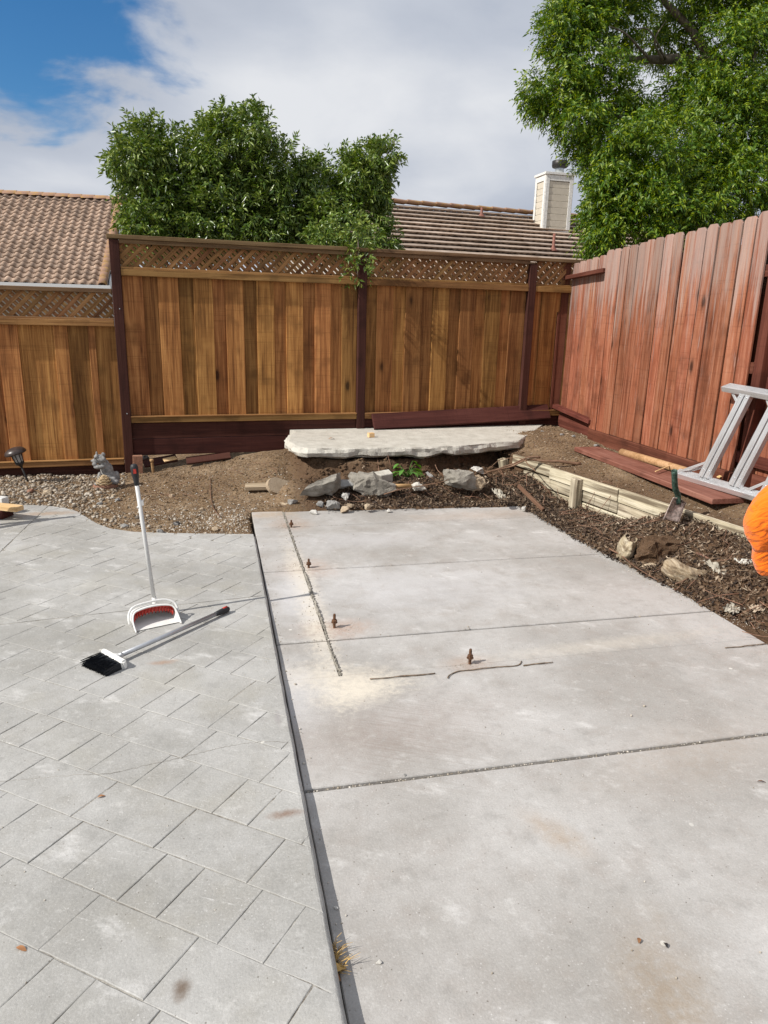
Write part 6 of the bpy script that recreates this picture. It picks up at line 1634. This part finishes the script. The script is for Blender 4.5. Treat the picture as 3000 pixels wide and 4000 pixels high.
def build_shovel():
    base = Vector(onz(2610, 2035, .275)); top = Vector(ony(2634, 1838, base.y+.0))
    t = thing('shovel', tuple(base), 'old square shovel blade with a broken green socket stuck in the mulch', 'shovel')
    e0 = Vector(ony(2590, 2030, base.y)); e1 = Vector(ony(2652, 2040, base.y-.02)); s0 = Vector(ony(2630, 1945, base.y+.02)); s1 = Vector(ony(2680, 1965, base.y+.05))
    X_ = (e1-e0); V = []; nx, ny = 8, 8
    for j in range(ny+1):
        f = j/ny; l = e0.lerp(s0, f); r = e1.lerp(s1, f)
        for i in range(nx+1):
            g_ = i/nx; p = l.lerp(r, g_); dish = .02*(1-(2*g_-1)**2)*(.5+.5*f); V.append(p+Vector((-.3, .9, .2))*dish)
    Fc = [(j*(nx+1)+i, j*(nx+1)+i+1, (j+1)*(nx+1)+i+1, (j+1)*(nx+1)+i) for j in range(ny) for i in range(nx)]
    bl = obj('blade', V, Fc, M['rustsilver'], t, True); bl.modifiers.new('t', 'SOLIDIFY').thickness = .004
    m = (s0+s1)/2+Vector((-.0, .02, 0))
    tube('step_fold', [s0, m+Vector((0, 0, .012)), s1], [.005, .006, .005], M['rustsilver'], t, 6)
    # side fold, as on a square shovel
    sd = [s1, e1, e1+Vector((.03, .09, .01)), s1+Vector((.045, .10, -.03))]; q = obj('side_fold', sd, [(0, 1, 2, 3)], M['rustsilver'], t); q.modifiers.new('t', 'SOLIDIFY').thickness = .004
    pts = curve_pts([m-Vector((0, 0, .03)), m+Vector((-.005, .0, .03)), top.lerp(m, .55)+Vector((-.01, 0, 0)), top], 14)
    V, Fc = tube_geo(pts, [.024, .023, .022]+[.0205]*12, 14, cap=False); so = obj('socket', V, Fc, M['steelgreen'], t, True); so.modifiers.new('t', 'SOLIDIFY').thickness = .003
build_shovel()

# ================================================================== PERSON CROUCHING AT THE RIGHT EDGE
def skin(name, J, E_, mat, parent, root, sub=2):
    names = list(J); me = bpy.data.meshes.new(name); c = Vector(J[root][0])
    me.from_pydata([tuple(Vector(J[k][0])-c) for k in names], [(names.index(a), names.index(b)) for a, b in E_], []); me.update()
    o = link(name, me, mat, parent, Matrix.Translation(c))
    sk = o.modifiers.new('skin', 'SKIN'); sk.use_smooth_shade = True
    for i, k in enumerate(names):
        r = J[k][1]; sv = me.skin_vertices[0].data[i]; sv.radius = r if isinstance(r, tuple) else (r, r); sv.use_root = (k == root)
    sb = o.modifiers.new('sub', 'SUBSURF'); sb.levels = sub; sb.render_levels = sub
    return o
def build_person():
    t = thing('person', (3.42, 2.75, .17), 'person in a bright orange sweatshirt crouching at the right edge of the picture', 'person')
    J = {'pelvis': ((3.52, 2.74, .50), .11), 'spine': ((3.43, 2.82, .68), .11), 'chest': ((3.30, 2.95, .85), (.14, .11)), 'neck': ((3.20, 3.05, .98), .055), 'head0': ((3.16, 3.09, 1.04), .075), 'head1': ((3.12, 3.12, 1.12), .09), 'head2': ((3.10, 3.13, 1.19), .07), 'nose': ((3.03, 3.19, 1.10), .018),
         'shA': ((3.17, 3.13, .84), .07), 'elA': ((2.91, 3.22, .60), .045), 'foA': ((2.97, 3.23, .42), .042), 'wrA': ((3.045, 3.22, .24), .027), 'paA': ((3.09, 3.22, .17), (.034, .018)),
         'shB': ((3.36, 2.80, .84), .07), 'elB': ((3.14, 2.66, .58), .045), 'foB': ((3.08, 2.74, .44), .042), 'wrB': ((3.02, 2.84, .33), .027), 'paB': ((2.99, 2.88, .28), (.034, .018)),
         'hiA': ((3.50, 2.86, .47), .09), 'knA': ((3.24, 2.97, .50), .062), 'anA': ((3.46, 3.00, .25), .042), 'toA': ((3.30, 3.05, .20), .035),
         'hiB': ((3.52, 2.62, .47), .09), 'knB': ((3.25, 2.52, .50), .062), 'anB': ((3.48, 2.50, .25), .042), 'toB': ((3.32, 2.46, .20), .035)}
    E_ = [('pelvis', 'spine'), ('spine', 'chest'), ('chest', 'neck'), ('neck', 'head0'), ('head0', 'head1'), ('head1', 'head2'), ('head1', 'nose')]
    for s in 'AB': E_ += [('chest', 'sh'+s), ('sh'+s, 'el'+s), ('el'+s, 'fo'+s), ('fo'+s, 'wr'+s), ('wr'+s, 'pa'+s), ('pelvis', 'hi'+s), ('hi'+s, 'kn'+s), ('kn'+s, 'an'+s), ('an'+s, 'to'+s)]
    for s, sg in (('A', 1), ('B', -1)):
        p = Vector(J['pa'+s][0]); f = Vector((-.02, .03*sg, -1)).normalized(); sd = Vector((0, 1, 0)) if s == 'A' else Vector((.6, .8, 0))
        for k, (off, ln) in enumerate(((-.03, .070), (-.010, .078), (.010, .074), (.030, .060))):
            a = p+sd*off+f*.02; J[f'f{k}{s}0'] = (tuple(a), .0095); J[f'f{k}{s}1'] = (tuple(a+f*ln*.5+Vector((-.008, 0, 0))), .009); J[f'f{k}{s}2'] = (tuple(a+f*ln+Vector((.012, 0, 0))), .0075)
            E_ += [('pa'+s, f'f{k}{s}0'), (f'f{k}{s}0', f'f{k}{s}1'), (f'f{k}{s}1', f'f{k}{s}2')]
        a = p-sd*.035+Vector((-.015, 0, .02)); J['t'+s+'0'] = (tuple(a), .011); J['t'+s+'1'] = (tuple(a-sd*.02+f*.045), .009); E_ += [('pa'+s, 't'+s+'0'), ('t'+s+'0', 't'+s+'1')]
    skin('body', J, E_, M['skin'], t, 'pelvis')
    # loose sweatshirt with gathered cuffs
    K = {'hem': ((3.53, 2.74, .52), (.17, .15)), 'waist': ((3.46, 2.80, .64), (.175, .15)), 'chest': ((3.31, 2.95, .84), (.20, .15)), 'col': ((3.225, 3.03, .945), .075)}
    Q = [('hem', 'waist'), ('waist', 'chest'), ('chest', 'col')]
    K.update({'a0': ((3.19, 3.12, .83), .12), 'a1': ((3.06, 3.17, .735), .118), 'a2': ((2.965, 3.20, .665), .112), 'a3': ((2.908, 3.215, .60), .098), 'a4': ((2.925, 3.225, .52), .088), 'a5': ((2.965, 3.23, .43), .074), 'a6': ((3.0, 3.235, .34), .060), 'a7': ((3.02, 3.235, .28), .046), 'a8': ((3.025, 3.235, .235), .050)})
    Q += [('chest', 'a0')]+[(f'a{i}', f'a{i+1}') for i in range(8)]
    K.update({'b0': ((3.36, 2.80, .83), .12), 'b1': ((3.24, 2.72, .70), .10), 'b2': ((3.15, 2.67, .59), .085), 'b3': ((3.09, 2.73, .46), .07), 'b4': ((3.035, 2.82, .35), .05)})
    Q += [('chest', 'b0')]+[(f'b{i}', f'b{i+1}') for i in range(4)]
    o = skin('sweatshirt', K, Q, M['orange'], t, 'waist', 3)
    tx = bpy.data.textures.new('folds', 'CLOUDS'); tx.noise_scale = .12; tx.noise_depth = 2
    dm = o.modifiers.new('folds', 'DISPLACE'); dm.texture = tx; dm.strength = .05; dm.mid_level = .5
    sb = o.modifiers.new('finer', 'SUBSURF'); sb.levels = 2; sb.render_levels = 2
    t2 = bpy.data.textures.new('creases', 'MARBLE'); t2.noise_scale = .07; t2.turbulence = 9.; t2.marble_type = 'SHARPER'; t2.noise_depth = 1
    dm2 = o.modifiers.new('creases', 'DISPLACE'); dm2.texture = t2; dm2.strength = .005; dm2.mid_level = .5
    # trousers, boots, hair
    T = {k: (J[k][0], r) for k, r in (('pelvis', .14), ('hiA', .115), ('knA', .085), ('anA', .07), ('hiB', .115), ('knB', .085), ('anB', .07))}
    skin('trousers', T, [('pelvis', 'hiA'), ('hiA', 'knA'), ('knA', 'anA'), ('pelvis', 'hiB'), ('hiB', 'knB'), ('knB', 'anB')], M['denim'], t, 'pelvis')
    for s in 'AB':
        a, b = Vector(J['an'+s][0]), Vector(J['to'+s][0]); skin('boot', {'a': (tuple(a+Vector((.04, 0, 0))), .06), 'b': (tuple(a.lerp(b, .5)-Vector((0, 0, .02))), .055), 'c': (tuple(b), .048)}, [('a', 'b'), ('b', 'c')], M['boot'], t, 'a')
    hc = Vector((3.135, 3.105, 1.16)); V = [tuple(hc+Vector((q[0]*.095, q[1]*.095, q[2]*.085+.02))) for q in ico(3)[0]]
    obj('hair', V, ico(3)[1], M['hair'], t, True)
    for s in (-1, 1): obj('ear', [tuple(Vector((3.13, 3.12, 1.10))+Vector((.065*s, .065*s, 0))+Vector((q[0]*.012, q[1]*.018, q[2]*.028))) for q in ico(2)[0]], ico(2)[1], M['skin'], t, True)
build_person()
